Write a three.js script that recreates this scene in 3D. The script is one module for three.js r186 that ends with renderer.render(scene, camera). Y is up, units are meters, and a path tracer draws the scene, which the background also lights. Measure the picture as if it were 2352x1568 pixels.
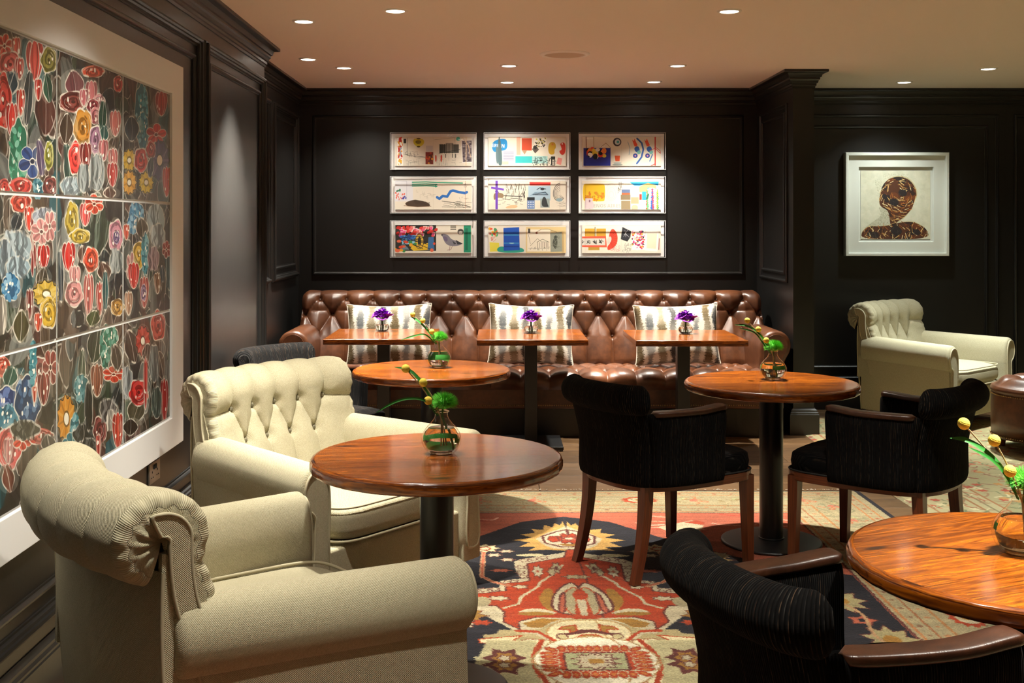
import * as THREE from 'three';
import { mergeGeometries, mergeVertices, toCreasedNormals } from 'three/addons/utils/BufferGeometryUtils.js';
import { RoundedBoxGeometry } from 'three/addons/geometries/RoundedBoxGeometry.js';

// ---------------------------------------------------------------- camera, exposure
// The lens is a shift lens square to the back wall: focal length 2600 px on a 2352 x 1568 frame, horizon at y = 515 px.
const FOCAL = 2600, PPX = 1137, PPY = 515, EYE = 1.494;
const scene = new THREE.Scene();
scene.background = new THREE.Color(0x000000);
const camera = new THREE.PerspectiveCamera(2 * Math.atan(784 / FOCAL) * 180 / Math.PI, 2352 / 1568, 0.05, 60);
camera.position.set(0, EYE, 0);
camera.lookAt(0, EYE, -1);
camera.setViewOffset(2352, 1568, 1176 - PPX, 784 - PPY, 2352, 1568);
camera.updateProjectionMatrix();
const renderer = new THREE.WebGLRenderer({ antialias: true });
renderer.toneMapping = THREE.LinearToneMapping;
renderer.toneMappingExposure = 0.92;
renderer.shadowMap.enabled = true;

// ---------------------------------------------------------------- room sizes (metres; depth is counted away from the camera, z = -depth)
const CEIL = 2.586, BACK = 9.16, LEFT = -1.42, ALCOVE = -1.59, CORNER = 6.97, PART0 = 2.118, PART1 = 2.266, PARTD = 8.04, RIGHT = 5.3, FRONT = -2.2, RUG = 0.0105;

// ---------------------------------------------------------------- helpers
const V3 = (x, y, z) => new THREE.Vector3(x, y, z);
let seedState = 7;
const seed = (s) => { seedState = s >>> 0; };
const rnd = () => { seedState = (seedState + 0x6d2b79f5) | 0; let t = Math.imul(seedState ^ (seedState >>> 15), 1 | seedState); t = (t + Math.imul(t ^ (t >>> 7), 61 | t)) ^ t; return ((t ^ (t >>> 14)) >>> 0) / 4294967296; };
const rr = (a, b) => a + (b - a) * rnd();
const clamp = (x, a, b) => Math.min(b, Math.max(a, x));
const lerp = (a, b, t) => a + (b - a) * t;
const sstep = (a, b, x) => { const t = clamp((x - a) / (b - a), 0, 1); return t * t * (3 - 2 * t); };
const taken = new Map();
function numbered(name) { const n = taken.get(name) ?? 0; taken.set(name, n + 1); return n ? name + '_' + String(n).padStart(3, '0') : name; }
function shade(o) { o.castShadow = true; o.receiveShadow = true; return o; }
function mesh(name, geo, mat, parent) {
  const m = shade(new THREE.Mesh(geo, mat));
  m.name = parent ? name : numbered(name);
  (parent ?? scene).add(m);
  return m;
}
function tag(o, label, category, group, kind) {
  o.userData.label = label; if (category) o.userData.category = category;
  if (group) o.userData.group = group; if (kind) o.userData.kind = kind;
  return o;
}
function thing(name, label, category, x = 0, y = 0, depth = 0, turn = 0, group) {
  const o = new THREE.Group(); o.name = numbered(name); scene.add(o);
  o.position.set(x, y, -depth); o.rotation.y = turn;
  return tag(o, label, category, group);
}
function copyOf(root, label, x, y, depth, turn, group) {
  const c = root.clone(); c.name = numbered(root.name.replace(/_\d{3}$/, '')); scene.add(c);
  c.userData = { ...root.userData, label }; if (group) c.userData.group = group;
  c.position.set(x, y, -depth); c.rotation.set(0, turn, 0);
  return c;
}
const facing = (fx, fd) => Math.atan2(fx, -fd);        // turn that points local +z to (fx across, fd away)
function structure(name, geo, mat, label) { const m = mesh(name, geo, mat); m.name = name; return tag(m, label, 'structure', null, 'structure'); }
function box(x0, x1, y0, y1, d0, d1) { const g = new THREE.BoxGeometry(x1 - x0, y1 - y0, d1 - d0); g.translate((x0 + x1) / 2, (y0 + y1) / 2, -(d0 + d1) / 2); return boxUV(g); }
// uv in metres, laid from the side each face points to
function boxUV(geo, swap = false) {
  const g = geo.index ? geo.toNonIndexed() : geo, p = g.attributes.position, uv = new Float32Array(p.count * 2), a = V3(), b = V3(), c = V3(), n = V3();
  for (let i = 0; i < p.count; i += 3) {
    a.fromBufferAttribute(p, i); b.fromBufferAttribute(p, i + 1); c.fromBufferAttribute(p, i + 2);
    n.subVectors(b, a).cross(c.clone().sub(a));
    const ax = Math.abs(n.x), ay = Math.abs(n.y), az = Math.abs(n.z);
    [a, b, c].forEach((q, k) => {
      let u, v;
      if (ay >= ax && ay >= az) { u = q.x; v = q.z; } else if (ax >= az) { u = q.z; v = q.y; } else { u = q.x; v = q.y; }
      if (swap) [u, v] = [v, u];
      uv[(i + k) * 2] = u; uv[(i + k) * 2 + 1] = v;
    });
  }
  g.setAttribute('uv', new THREE.BufferAttribute(uv, 2));
  return g;
}
const merge = (list) => mergeGeometries(list.map((g) => { const h = g.index ? g.toNonIndexed() : g; for (const k of Object.keys(h.attributes)) if (!['position', 'normal', 'uv'].includes(k)) h.deleteAttribute(k); return h; }));
const creased = (g, deg = 40) => toCreasedNormals(g, deg * Math.PI / 180);
// grid surface from f(u, v) -> [x, y, z], uv in metres through (su, sv); smooth normals
function grid(nu, nv, f, su = 1, sv = 1, flip = false) {
  const pos = [], uv = [], idx = [];
  for (let j = 0; j <= nv; j++) for (let i = 0; i <= nu; i++) { const u = i / nu, v = j / nv, q = f(u, v); pos.push(q[0], q[1], q[2]); uv.push(q.length > 3 ? q[3] : u * su, q.length > 3 ? q[4] : v * sv); }
  for (let j = 0; j < nv; j++) for (let i = 0; i < nu; i++) {
    const a = j * (nu + 1) + i, b = a + 1, c = a + nu + 1, d = c + 1;
    if (flip) idx.push(a, c, b, b, c, d); else idx.push(a, b, c, b, d, c);
  }
  const g = new THREE.BufferGeometry();
  g.setAttribute('position', new THREE.Float32BufferAttribute(pos, 3)); g.setAttribute('uv', new THREE.Float32BufferAttribute(uv, 2)); g.setIndex(idx);
  g.computeVertexNormals();
  return g;
}
// a round tube through points, optional radius function of t
function tube(pts, r, seg = 24, rad = 8, closed = false, tension = 0.5) {
  const c = new THREE.CatmullRomCurve3(pts.map((p) => (p.isVector3 ? p : V3(...p))), closed, 'catmullrom', tension);
  const g = new THREE.TubeGeometry(c, seg, typeof r === 'function' ? 1 : r, rad, closed);
  if (typeof r === 'function') {
    const p = g.attributes.position, q = V3(), o = V3();
    for (let i = 0; i <= seg; i++) { c.getPointAt(i / seg, o); for (let k = 0; k <= rad; k++) { const n = i * (rad + 1) + k; q.fromBufferAttribute(p, n).sub(o).multiplyScalar(r(i / seg)).add(o); p.setXYZ(n, q.x, q.y, q.z); } }
    g.computeVertexNormals();
  }
  const uv = g.attributes.uv, L = c.getLength(), R = 2 * Math.PI * (typeof r === 'function' ? r(0.5) : r);
  for (let i = 0; i < uv.count; i++) uv.setXY(i, uv.getX(i) * L, uv.getY(i) * R);
  return g;
}
const lathe = (pts, seg = 48) => new THREE.LatheGeometry(pts.map((p) => new THREE.Vector2(p[0], p[1])), seg);
// a picture-frame moulding: mitred rectangle w x h round the origin in x and y, profile [inset, height]
function frameGeo(w, h, prof) {
  const pos = [], uv = [], idx = [];
  const side = (p0, p1, n0, n1) => {
    prof.forEach(([a, z], k) => {
      const q0 = [p0[0] + n0[0] * a, p0[1] + n0[1] * a], q1 = [p1[0] + n1[0] * a, p1[1] + n1[1] * a];
      if (k) {
        const [a0, z0] = prof[k - 1], r0 = [p0[0] + n0[0] * a0, p0[1] + n0[1] * a0], r1 = [p1[0] + n1[0] * a0, p1[1] + n1[1] * a0], s = pos.length / 3;
        pos.push(r0[0], r0[1], z0, r1[0], r1[1], z0, q1[0], q1[1], z, q0[0], q0[1], z);
        const L = Math.hypot(p1[0] - p0[0], p1[1] - p0[1]); uv.push(0, a0 + z0, L, a0 + z0, L, a + z, 0, a + z);
        idx.push(s, s + 1, s + 2, s, s + 2, s + 3);
      }
    });
  };
  const W = w / 2, H = h / 2;
  side([-W, -H], [W, -H], [1, 1], [-1, 1]); side([W, -H], [W, H], [-1, 1], [-1, -1]); side([W, H], [-W, H], [-1, -1], [1, -1]); side([-W, H], [-W, -H], [1, -1], [1, 1]);
  const g = new THREE.BufferGeometry();
  g.setAttribute('position', new THREE.Float32BufferAttribute(pos, 3)); g.setAttribute('uv', new THREE.Float32BufferAttribute(uv, 2)); g.setIndex(idx);
  g.computeVertexNormals();
  return creased(g, 28);
}
// a moulding run along a plan polyline of [x, depth]; the room lies to the side given by (n) = left-hand normal * sign; profile [out, y]
function runGeo(path, prof, sign = 1, closeEnds = true) {
  const pos = [], uv = [], idx = [], N = path.length;
  const nrm = []; for (let i = 0; i < N - 1; i++) { const dx = path[i + 1][0] - path[i][0], dd = path[i + 1][1] - path[i][1], L = Math.hypot(dx, dd); nrm.push([-dd / L * sign, dx / L * sign]); }
  const mit = path.map((p, i) => { const a = nrm[Math.max(0, i - 1)], b = nrm[Math.min(N - 2, i)], k = 1 + a[0] * b[0] + a[1] * b[1]; return [(a[0] + b[0]) / k, (a[1] + b[1]) / k]; });
  const at = (i, [o, y]) => [path[i][0] + mit[i][0] * o, y, -(path[i][1] + mit[i][1] * o)];
  let run = 0;
  for (let i = 0; i < N - 1; i++) {
    const L = Math.hypot(path[i + 1][0] - path[i][0], path[i + 1][1] - path[i][1]);
    let up = 0;
    for (let k = 1; k < prof.length; k++) {
      const s = pos.length / 3, w = Math.hypot(prof[k][0] - prof[k - 1][0], prof[k][1] - prof[k - 1][1]);
      pos.push(...at(i, prof[k - 1]), ...at(i + 1, prof[k - 1]), ...at(i + 1, prof[k]), ...at(i, prof[k]));
      uv.push(run, up, run + L, up, run + L, up + w, run, up + w); up += w;
      if (sign > 0) idx.push(s, s + 2, s + 1, s, s + 3, s + 2); else idx.push(s, s + 1, s + 2, s, s + 2, s + 3);
    }
    run += L;
  }
  if (closeEnds) for (const i of [0, N - 1]) { const s = pos.length / 3; prof.forEach((q) => { pos.push(...at(i, q)); uv.push(q[0], q[1]); }); for (let k = 1; k < prof.length - 1; k++) idx.push(s, s + k, s + k + 1); }
  const g = new THREE.BufferGeometry();
  g.setAttribute('position', new THREE.Float32BufferAttribute(pos, 3)); g.setAttribute('uv', new THREE.Float32BufferAttribute(uv, 2)); g.setIndex(idx);
  g.computeVertexNormals();
  return creased(g, 28);
}
// ---------------------------------------------------------------- textures
const hash = (x, y, s) => { let h = Math.imul(x | 0, 374761393) ^ Math.imul(y | 0, 668265263) ^ Math.imul(s | 0, 974634461); h = Math.imul(h ^ (h >>> 13), 1274126177); return ((h ^ (h >>> 16)) >>> 0) / 4294967296; };
function vnoise(x, y, px, py, s) {                     // tileable value noise, periods px, py
  const xi = Math.floor(x), yi = Math.floor(y), fx = x - xi, fy = y - yi, m = (a, n) => ((a % n) + n) % n, u = fx * fx * (3 - 2 * fx), v = fy * fy * (3 - 2 * fy);
  const a = hash(m(xi, px), m(yi, py), s), b = hash(m(xi + 1, px), m(yi, py), s), c = hash(m(xi, px), m(yi + 1, py), s), d = hash(m(xi + 1, px), m(yi + 1, py), s);
  return lerp(lerp(a, b, u), lerp(c, d, u), v);
}
function fbm(u, v, fx, fy, oct, s) { let t = 0, a = 0.5, n = 0; for (let o = 0; o < oct; o++) { t += a * vnoise(u * fx, v * fy, fx, fy, s + o * 17); n += a; a *= 0.5; fx *= 2; fy *= 2; } return t / n; }
function tex(w, h, f, srgb = true) {
  const d = new Uint8Array(w * h * 4);
  for (let y = 0; y < h; y++) for (let x = 0; x < w; x++) { const c = f((x + 0.5) / w, (y + 0.5) / h), i = (y * w + x) * 4; if (typeof c === 'number') d[i] = d[i + 1] = d[i + 2] = clamp(c, 0, 1) * 255; else { d[i] = clamp(c[0], 0, 255); d[i + 1] = clamp(c[1], 0, 255); d[i + 2] = clamp(c[2], 0, 255); } d[i + 3] = 255; }
  const t = new THREE.DataTexture(d, w, h, THREE.RGBAFormat); t.wrapS = t.wrapT = THREE.RepeatWrapping; t.magFilter = THREE.LinearFilter; t.minFilter = THREE.LinearMipmapLinearFilter; t.generateMipmaps = true;
  if (srgb) t.colorSpace = THREE.SRGBColorSpace; t.needsUpdate = true;
  return t;
}
function scaled(t, mu, mv = mu) { const c = t.clone(); c.repeat.set(1 / mu, 1 / mv); c.needsUpdate = true; return c; }
function canvas(w, h, draw) {
  const c = document.createElement('canvas'); c.width = w; c.height = h; const g = c.getContext('2d'); draw(g, w, h);
  const t = new THREE.CanvasTexture(c); t.colorSpace = THREE.SRGBColorSpace; t.magFilter = THREE.LinearFilter; return t;
}
const mix3 = (a, b, t) => [lerp(a[0], b[0], t), lerp(a[1], b[1], t), lerp(a[2], b[2], t)];

// table wood: boards about 11 cm wide with fine grain running along u; tile 1.0 m
const woodFig = (u, v) => {
  const board = Math.floor(v * 9), off = hash(board, 3, 5), warp = fbm(u, v, 3, 18, 3, 31) * 0.05;
  const rings = Math.abs(((fbm(u + off, v * 1 + warp, 2, 30, 4, 11 + board % 4) * 9) % 1) - 0.5) * 2, fine = fbm(u, v, 6, 220, 3, 23), pore = fbm(u, v, 40, 400, 2, 77);
  return { board, tone: hash(board, 9, 2), rings, fine, pore, joint: sstep(0.02, 0.0, Math.min(v * 9 - board, board + 1 - v * 9)) };
};
const woodMap = tex(1024, 1024, (u, v) => {
  const w = woodFig(u, v); let c = mix3([70, 28, 5], [194, 106, 22], clamp(-0.06 + 0.72 * w.fine + 0.34 * (w.tone - 0.4) + 0.42 * w.rings, 0, 1));
  c = mix3(c, [72, 28, 10], clamp((0.38 - w.pore) * 3, 0, 0.55)); c = mix3(c, [60, 24, 10], w.joint * 0.45);
  const kx = [[0.22, 0.31], [0.71, 0.66], [0.48, 0.83], [0.86, 0.2]]; for (const [a, b] of kx) { const r = Math.hypot((u - a) * 0.55, (v - b) * 1.7) / 0.016; if (r < 1.6) c = mix3(c, [38, 15, 7], sstep(1.6, 0.5, r) * 0.9); }
  return c;
});
const woodBump = tex(1024, 1024, (u, v) => { const w = woodFig(u, v); return 0.55 + 0.25 * (w.fine - 0.5) + 0.5 * (fbm(u, v, 3, 14, 2, 91) - 0.5) - 0.35 * w.joint - 0.25 * clamp((0.38 - w.pore) * 3, 0, 1); }, false);
const oakMap = tex(1024, 512, (u, v) => { const f = fbm(u, v, 5, 60, 4, 41), r = Math.abs(((fbm(u, v, 2, 9, 3, 47) * 8) % 1) - 0.5) * 2; let c = mix3([88, 62, 38], [142, 108, 70], clamp(0.2 + 0.6 * f + 0.25 * r, 0, 1)); return mix3(c, [58, 40, 24], clamp((0.36 - fbm(u, v, 30, 160, 2, 53)) * 3, 0, 0.6)); });
const walnutMap = tex(512, 256, (u, v) => { const f = fbm(u, v, 4, 50, 4, 61); return mix3([62, 24, 8], [132, 64, 26], clamp(0.1 + 0.9 * f, 0, 1)); });
const leatherMap = tex(1024, 1024, (u, v) => { const a = fbm(u, v, 6, 6, 5, 71), b = fbm(u, v, 40, 40, 3, 73); return mix3([58, 30, 15], [116, 69, 40], clamp(a * 1.1 + (b - 0.5) * 0.5 - 0.05, 0, 1)); });
const leatherBump = tex(512, 512, (u, v) => 0.5 + 0.5 * (Math.abs(fbm(u, v, 48, 48, 3, 83) - 0.5) * 2 - 0.3) + 0.3 * (fbm(u, v, 8, 8, 3, 87) - 0.5), false);
const twill = (u, v) => { const k = 24, s = ((u + v) * k) % 1, w = 0.5 + 0.5 * Math.sin(2 * Math.PI * s), c = 0.5 + 0.5 * Math.sin(2 * Math.PI * (u - v) * k * 1); return 0.75 * w + 0.25 * c; };
const twillMap = tex(512, 512, (u, v) => { const t = twill(u, v), n = fbm(u, v, 60, 60, 2, 97) - 0.5; return mix3([158, 150, 120], [194, 186, 158], clamp(t + n, 0, 1)); });
const twillBump = tex(512, 512, (u, v) => twill(u, v) + 0.3 * (fbm(u, v, 90, 90, 2, 99) - 0.5), false);
// corduroy: ribs 5.5 mm apart along v with a broken pale pinstripe in the wales; tile 0.22 m across u, 0.44 m along v
const cordMap = tex(640, 512, (u, v) => {
  const k = 40, i = Math.floor(u * k), f = u * k - i, line = Math.exp(-(((f - 0.5) / 0.11) ** 2)), on = hash(i, 5, 8), n = fbm(u, v, 40, 22, 2, 101 + (i % 3)), br = sstep(0.25, 0.75, n) * (on > 0.35 ? 0.6 : 0.25);
  const tint = [[150, 120, 92], [120, 118, 112], [96, 60, 44]][Math.floor(hash(i, 2, 4) * 3)];
  return mix3(mix3([3, 3, 3], [8, 7, 7], fbm(u, v, 30, 30, 2, 107)), tint, clamp(line * br * 0.95, 0, 0.5));
});
const cordBump = tex(640, 256, (u, v) => 0.5 + 0.5 * Math.cos(2 * Math.PI * u * 40) + 0.12 * (fbm(u, v, 90, 60, 2, 109) - 0.5), false);
const paintBump = tex(512, 512, (u, v) => 0.5 + 0.7 * (fbm(u, v, 5, 5, 4, 121) - 0.5) + 0.12 * (fbm(u, v, 70, 70, 2, 125) - 0.5), false);
const ceilBump = tex(512, 512, (u, v) => fbm(u, v, 4, 4, 4, 131), false);
const pileBump = tex(512, 512, (u, v) => 0.6 * fbm(u, v, 110, 160, 2, 141) + 0.4 * fbm(u, v, 12, 12, 3, 143), false);
const ikatMap = canvas(1024, 768, (g, w, h) => {
  g.fillStyle = '#d9d3c6'; g.fillRect(0, 0, w, h); seed(311);
  const cols = [['#4a3a1c', 0.03, 0.085], ['#5c6062', 0.16, 0.075], ['#4a3a1c', 0.30, 0.085], ['#2c2c2c', 0.44, 0.07], ['#4c3d1e', 0.575, 0.085], ['#56595b', 0.71, 0.075], ['#4a3a1c', 0.85, 0.085], ['#333638', 0.97, 0.06]];
  for (const [c, x, wd] of cols) for (let y = 0; y < h; y += 3) { const e0 = rr(-16, 16) + 14 * Math.sin(y * 0.02 + x * 40), e1 = rr(-16, 16) + 12 * Math.sin(y * 0.017 + x * 70); g.globalAlpha = rr(0.75, 1.0) * (0.8 + 0.28 * Math.sin(y * 0.011 + x * 31)); g.fillStyle = c; g.fillRect((x - wd / 2) * w + e0, y, wd * w - e0 + e1, 3.6); }
  for (let i = 0; i < 5000; i++) { g.globalAlpha = 0.25; g.fillStyle = rnd() < 0.6 ? '#f6f2e8' : '#7d7058'; g.fillRect(rnd() * w, rnd() * h, 2, rr(3, 16)); }
});

// ---------------------------------------------------------------- materials (linear base colours)
const lin = (r, g, b) => new THREE.Color().setRGB(r, g, b);
const std = (o) => new THREE.MeshStandardMaterial(o), phy = (o) => new THREE.MeshPhysicalMaterial(o);
const M = {
  paint: phy({ color: lin(0.0066, 0.0061, 0.0056), roughness: 0.40, bumpMap: scaled(paintBump, 0.6), bumpScale: 0.0008, clearcoat: 0.35, clearcoatRoughness: 0.26 }),
  ceiling: std({ color: lin(0.74, 0.64, 0.54), roughness: 0.9, bumpMap: scaled(ceilBump, 2.5), bumpScale: 0.004 }),
  darkFloor: std({ color: lin(0.05, 0.035, 0.025), roughness: 0.8 }),
  wood: phy({ map: woodMap, roughness: 0.24, bumpMap: woodBump, bumpScale: 0.0016, clearcoat: 0.6, clearcoatRoughness: 0.10 }),
  walnut: phy({ map: scaled(walnutMap, 0.4, 0.12), roughness: 0.38, clearcoat: 0.3, clearcoatRoughness: 0.25 }),
  leather: phy({ map: scaled(leatherMap, 0.9), roughness: 0.36, bumpMap: scaled(leatherBump, 0.18), bumpScale: 0.0006, clearcoat: 0.25, clearcoatRoughness: 0.35 }),
  armLeather: phy({ map: scaled(leatherMap, 0.5), color: lin(0.42, 0.40, 0.42), roughness: 0.36, bumpMap: scaled(leatherBump, 0.12), bumpScale: 0.0004 }),
  cream: std({ map: scaled(twillMap, 0.11), roughness: 0.92, bumpMap: scaled(twillBump, 0.11), bumpScale: 0.0011 }),
  creamPiping: std({ color: lin(0.44, 0.39, 0.26), roughness: 0.95 }),
  cord: phy({ map: scaled(cordMap, 0.22, 0.44), color: lin(1, 0.94, 0.9), roughness: 1, specularIntensity: 0.3, bumpMap: scaled(cordBump, 0.22, 0.2), bumpScale: 0.0022 }),
  cordPlain: std({ color: lin(0.012, 0.01, 0.009), roughness: 0.95 }),
  blackMetal: phy({ color: lin(0.012, 0.012, 0.013), roughness: 0.38, metalness: 0.2, clearcoat: 0.4, clearcoatRoughness: 0.3 }),
  chrome: std({ color: lin(0.7, 0.7, 0.7), roughness: 0.2, metalness: 1 }),
  brass: std({ color: lin(0.42, 0.27, 0.12), roughness: 0.35, metalness: 1 }),
  white: std({ color: lin(0.72, 0.72, 0.70), roughness: 0.5 }),
  mat: std({ color: lin(0.76, 0.75, 0.73), roughness: 0.55 }),
  paper: std({ color: lin(0.72, 0.68, 0.60), roughness: 0.85 }),
  acrylic: phy({ color: lin(1, 1, 1), transmission: 1, thickness: 0, roughness: 0.02, ior: 1.49 }),
  acrylicEdge: phy({ color: lin(0.62, 0.64, 0.64), roughness: 0.15, clearcoat: 0.6 }),
  portraitWhite: std({ color: lin(0.62, 0.64, 0.58), roughness: 0.5 }),
  glass: phy({ color: lin(0.98, 1, 0.99), transmission: 1, thickness: 0, roughness: 0.0, ior: 1.5 }),
  glassThick: phy({ color: lin(1, 1, 1), transmission: 1, thickness: 0.02, roughness: 0.0, ior: 1.5 }),
  water: phy({ color: lin(1, 1, 1), transmission: 1, thickness: 0.06, roughness: 0.0, ior: 1.33 }),
  blade: phy({ color: lin(0.03, 0.22, 0.03), roughness: 0.45 }),
  moss: std({ color: lin(0.11, 0.50, 0.035), roughness: 0.85 }),
  billy: std({ color: lin(0.72, 0.58, 0.07), roughness: 0.9 }),
  stem: std({ color: lin(0.38, 0.30, 0.15), roughness: 0.8 }),
  greenStem: std({ color: lin(0.06, 0.16, 0.04), roughness: 0.7 }),
  purple: std({ color: lin(0.24, 0.012, 0.42), roughness: 0.7 }),
  ikat: std({ map: ikatMap, roughness: 0.9 }),
  lens: std({ color: lin(1, 1, 1), emissive: lin(1, 0.93, 0.80), emissiveIntensity: 14, roughness: 0.4 }),
  trimRing: std({ color: lin(0.75, 0.70, 0.62), roughness: 0.5 }),
  speaker: std({ color: lin(0.52, 0.40, 0.28), roughness: 0.8 }),
  socket: std({ color: lin(0.35, 0.31, 0.27), roughness: 0.35, metalness: 0.8 }),
  black: std({ color: lin(0.004, 0.004, 0.004), roughness: 0.7 }),
  fringe: std({ color: lin(0.66, 0.60, 0.50), roughness: 0.95 }),
};
const oak = [0.60, 0.68, 0.74, 0.80, 0.64].map((k, i) => { const t = scaled(oakMap, 1.6, 0.8); t.offset.set(i * 0.37, i * 0.23); return phy({ map: t, color: lin(k, k * 0.99, k * 0.97), roughness: 0.42, clearcoat: 0.15, clearcoatRoughness: 0.3 }); });
// ---------------------------------------------------------------- room shell
structure('ceiling', box(LEFT - 0.4, RIGHT + 0.2, CEIL, CEIL + 0.12, FRONT - 0.2, BACK + 0.2), M.ceiling, 'plain painted plaster ceiling with recessed spotlights');
const floorBase = structure('floor', box(LEFT - 0.4, RIGHT + 0.2, -0.15, -0.02, FRONT - 0.2, BACK + 0.2), M.darkFloor, 'oak plank floor under the rugs');
{ // oak boards 19 cm wide run across the room; each board is a piece of its own
  seed(19);
  const w = 0.19, plankGeo = [1.8, 2.2, 1.4].map((L) => { const g = new RoundedBoxGeometry(L - 0.003, 0.02, w - 0.003, 1, 0.0015); return boxUV(g); });
  for (let d = FRONT, row = 0; d < BACK; d += w, row++) {
    let x = LEFT - 0.3 - rr(0, 1.2);
    while (x < RIGHT) {
      const k = Math.floor(rnd() * 3), L = [1.8, 2.2, 1.4][k], m = oak[Math.floor(rnd() * 5)];
      if (x + L > LEFT - 0.3 && x < RIGHT + 0.1) { const p = mesh('plank', plankGeo[k], m, floorBase); p.position.set(x + L / 2, -0.0105 - rr(0, 0.0004), -(d + w / 2)); }
      x += L;
    }
  }
}
const wallLeft = structure('wall_left', box(LEFT - 0.3, LEFT, -0.02, CEIL, FRONT, CORNER), M.paint, 'dark brown panelled wall carrying the large flower painting');
const wallAlcove = structure('wall_left_alcove', box(ALCOVE - 0.2, ALCOVE, -0.02, CEIL, CORNER, BACK), M.paint, 'dark panelled side wall of the sofa alcove');
const wallBack = structure('wall_back', box(ALCOVE - 0.2, RIGHT + 0.2, -0.02, CEIL, BACK, BACK + 0.2), M.paint, 'dark panelled back wall behind the leather sofa');
const wallPart = structure('wall_partition', box(PART0, PART1, -0.02, CEIL, PARTD, BACK), M.paint, 'short dark partition wall ending the sofa alcove');
structure('wall_right', box(RIGHT, RIGHT + 0.2, -0.02, CEIL, FRONT, BACK), M.paint, 'dark painted side wall beyond the lounge');
structure('wall_front', box(LEFT - 0.3, RIGHT + 0.2, -0.02, CEIL, FRONT - 0.2, FRONT), M.paint, 'dark painted wall behind the seating');

// crown moulding: one run round the left wall, alcove, partition and back wall
const crown = [[0, CEIL - 0.125], [0.006, CEIL - 0.125], [0.008, CEIL - 0.112], [0.014, CEIL - 0.108], [0.014, CEIL - 0.094], [0.022, CEIL - 0.090], [0.026, CEIL - 0.074], [0.034, CEIL - 0.066], [0.034, CEIL - 0.054], [0.042, CEIL - 0.050], [0.046, CEIL - 0.034], [0.050, CEIL - 0.024], [0.078, CEIL - 0.020], [0.082, CEIL - 0.017], [0.082, CEIL - 0.004], [0.080, CEIL], [0, CEIL]];
structure('trim_1', runGeo([[LEFT, FRONT], [LEFT, CORNER], [ALCOVE, CORNER], [ALCOVE, BACK], [PART0, BACK], [PART0, PARTD], [PART1, PARTD], [PART1, BACK], [RIGHT, BACK]], crown, -1), M.paint, 'stepped dark crown moulding under the ceiling');
const base = [[0, 0], [0.030, 0], [0.030, 0.145], [0.026, 0.150], [0.026, 0.158], [0.018, 0.166], [0.018, 0.176], [0.008, 0.184], [0.004, 0.192], [0, 0.192]];
structure('baseboard_left', runGeo([[LEFT, FRONT], [LEFT, CORNER], [ALCOVE, CORNER], [ALCOVE, BACK]], base, -1), M.paint, 'dark moulded skirting along the left wall');
structure('baseboard_back', runGeo([[PART0, 8.75], [PART0, PARTD], [PART1, PARTD], [PART1, BACK], [RIGHT, BACK]], base, -1), M.paint, 'dark moulded skirting round the partition and back wall');

// raised panel mouldings, each a rectangle on its wall
const mOuter = [[0, 0], [0, 0.012], [0.005, 0.018], [0.012, 0.020], [0.014, 0.030], [0.022, 0.034], [0.030, 0.030], [0.032, 0.022], [0.040, 0.018], [0.044, 0.008], [0.050, 0.006], [0.050, 0]];
const mInner = [[0, 0], [0, 0.010], [0.006, 0.016], [0.014, 0.018], [0.020, 0.012], [0.022, 0.006], [0.028, 0.004], [0.028, 0]];
function panel(wall, side, a0, a1, y0, y1, prof, inset = 0) { // side: 'x+' faces +x, 'x-' faces -x, 'z' faces the camera; a0..a1 along the wall
  const w = a1 - a0 - 2 * inset, h = y1 - y0 - 2 * inset, m = mesh('panel_moulding', frameGeo(w, h, prof), M.paint, wall), c = (a0 + a1) / 2, y = (y0 + y1) / 2;
  if (side === 'z') m.position.set(c, y, -BACK); else { m.rotation.y = side === 'x+' ? Math.PI / 2 : -Math.PI / 2; m.position.set(side === 'x+' ? (wall === wallLeft ? LEFT : ALCOVE) : PART0, y, -c); }
}
for (const [a0, a1] of [[1.0, 5.42], [5.49, 6.90], [-2.0, 0.93]]) { panel(wallLeft, 'x+', a0, a1, 0.245, 2.389, mOuter); panel(wallLeft, 'x+', a0, a1, 0.245, 2.389, mInner, 0.095); }
panel(wallAlcove, 'x+', 7.10, 7.93, 1.08, 2.37, mOuter); panel(wallAlcove, 'x+', 8.03, 9.04, 1.08, 2.37, mOuter); panel(wallAlcove, 'x+', 8.03, 9.04, 1.08, 2.37, mInner, 0.085);
panel(wallBack, 'z', -1.476, 2.008, 1.085, 2.375, mInner);
for (const [a0, a1] of [[2.36, 4.073], [4.20, 5.2]]) { panel(wallBack, 'z', a0, a1, 0.243, 2.382, mInner); panel(wallBack, 'z', a0, a1, 0.243, 2.382, mInner, 0.088); }
panel(wallPart, 'x-', 8.18, 9.01, 1.07, 2.37, mInner); panel(wallPart, 'x-', 8.18, 9.01, 1.07, 2.37, mInner, 0.06);

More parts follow.
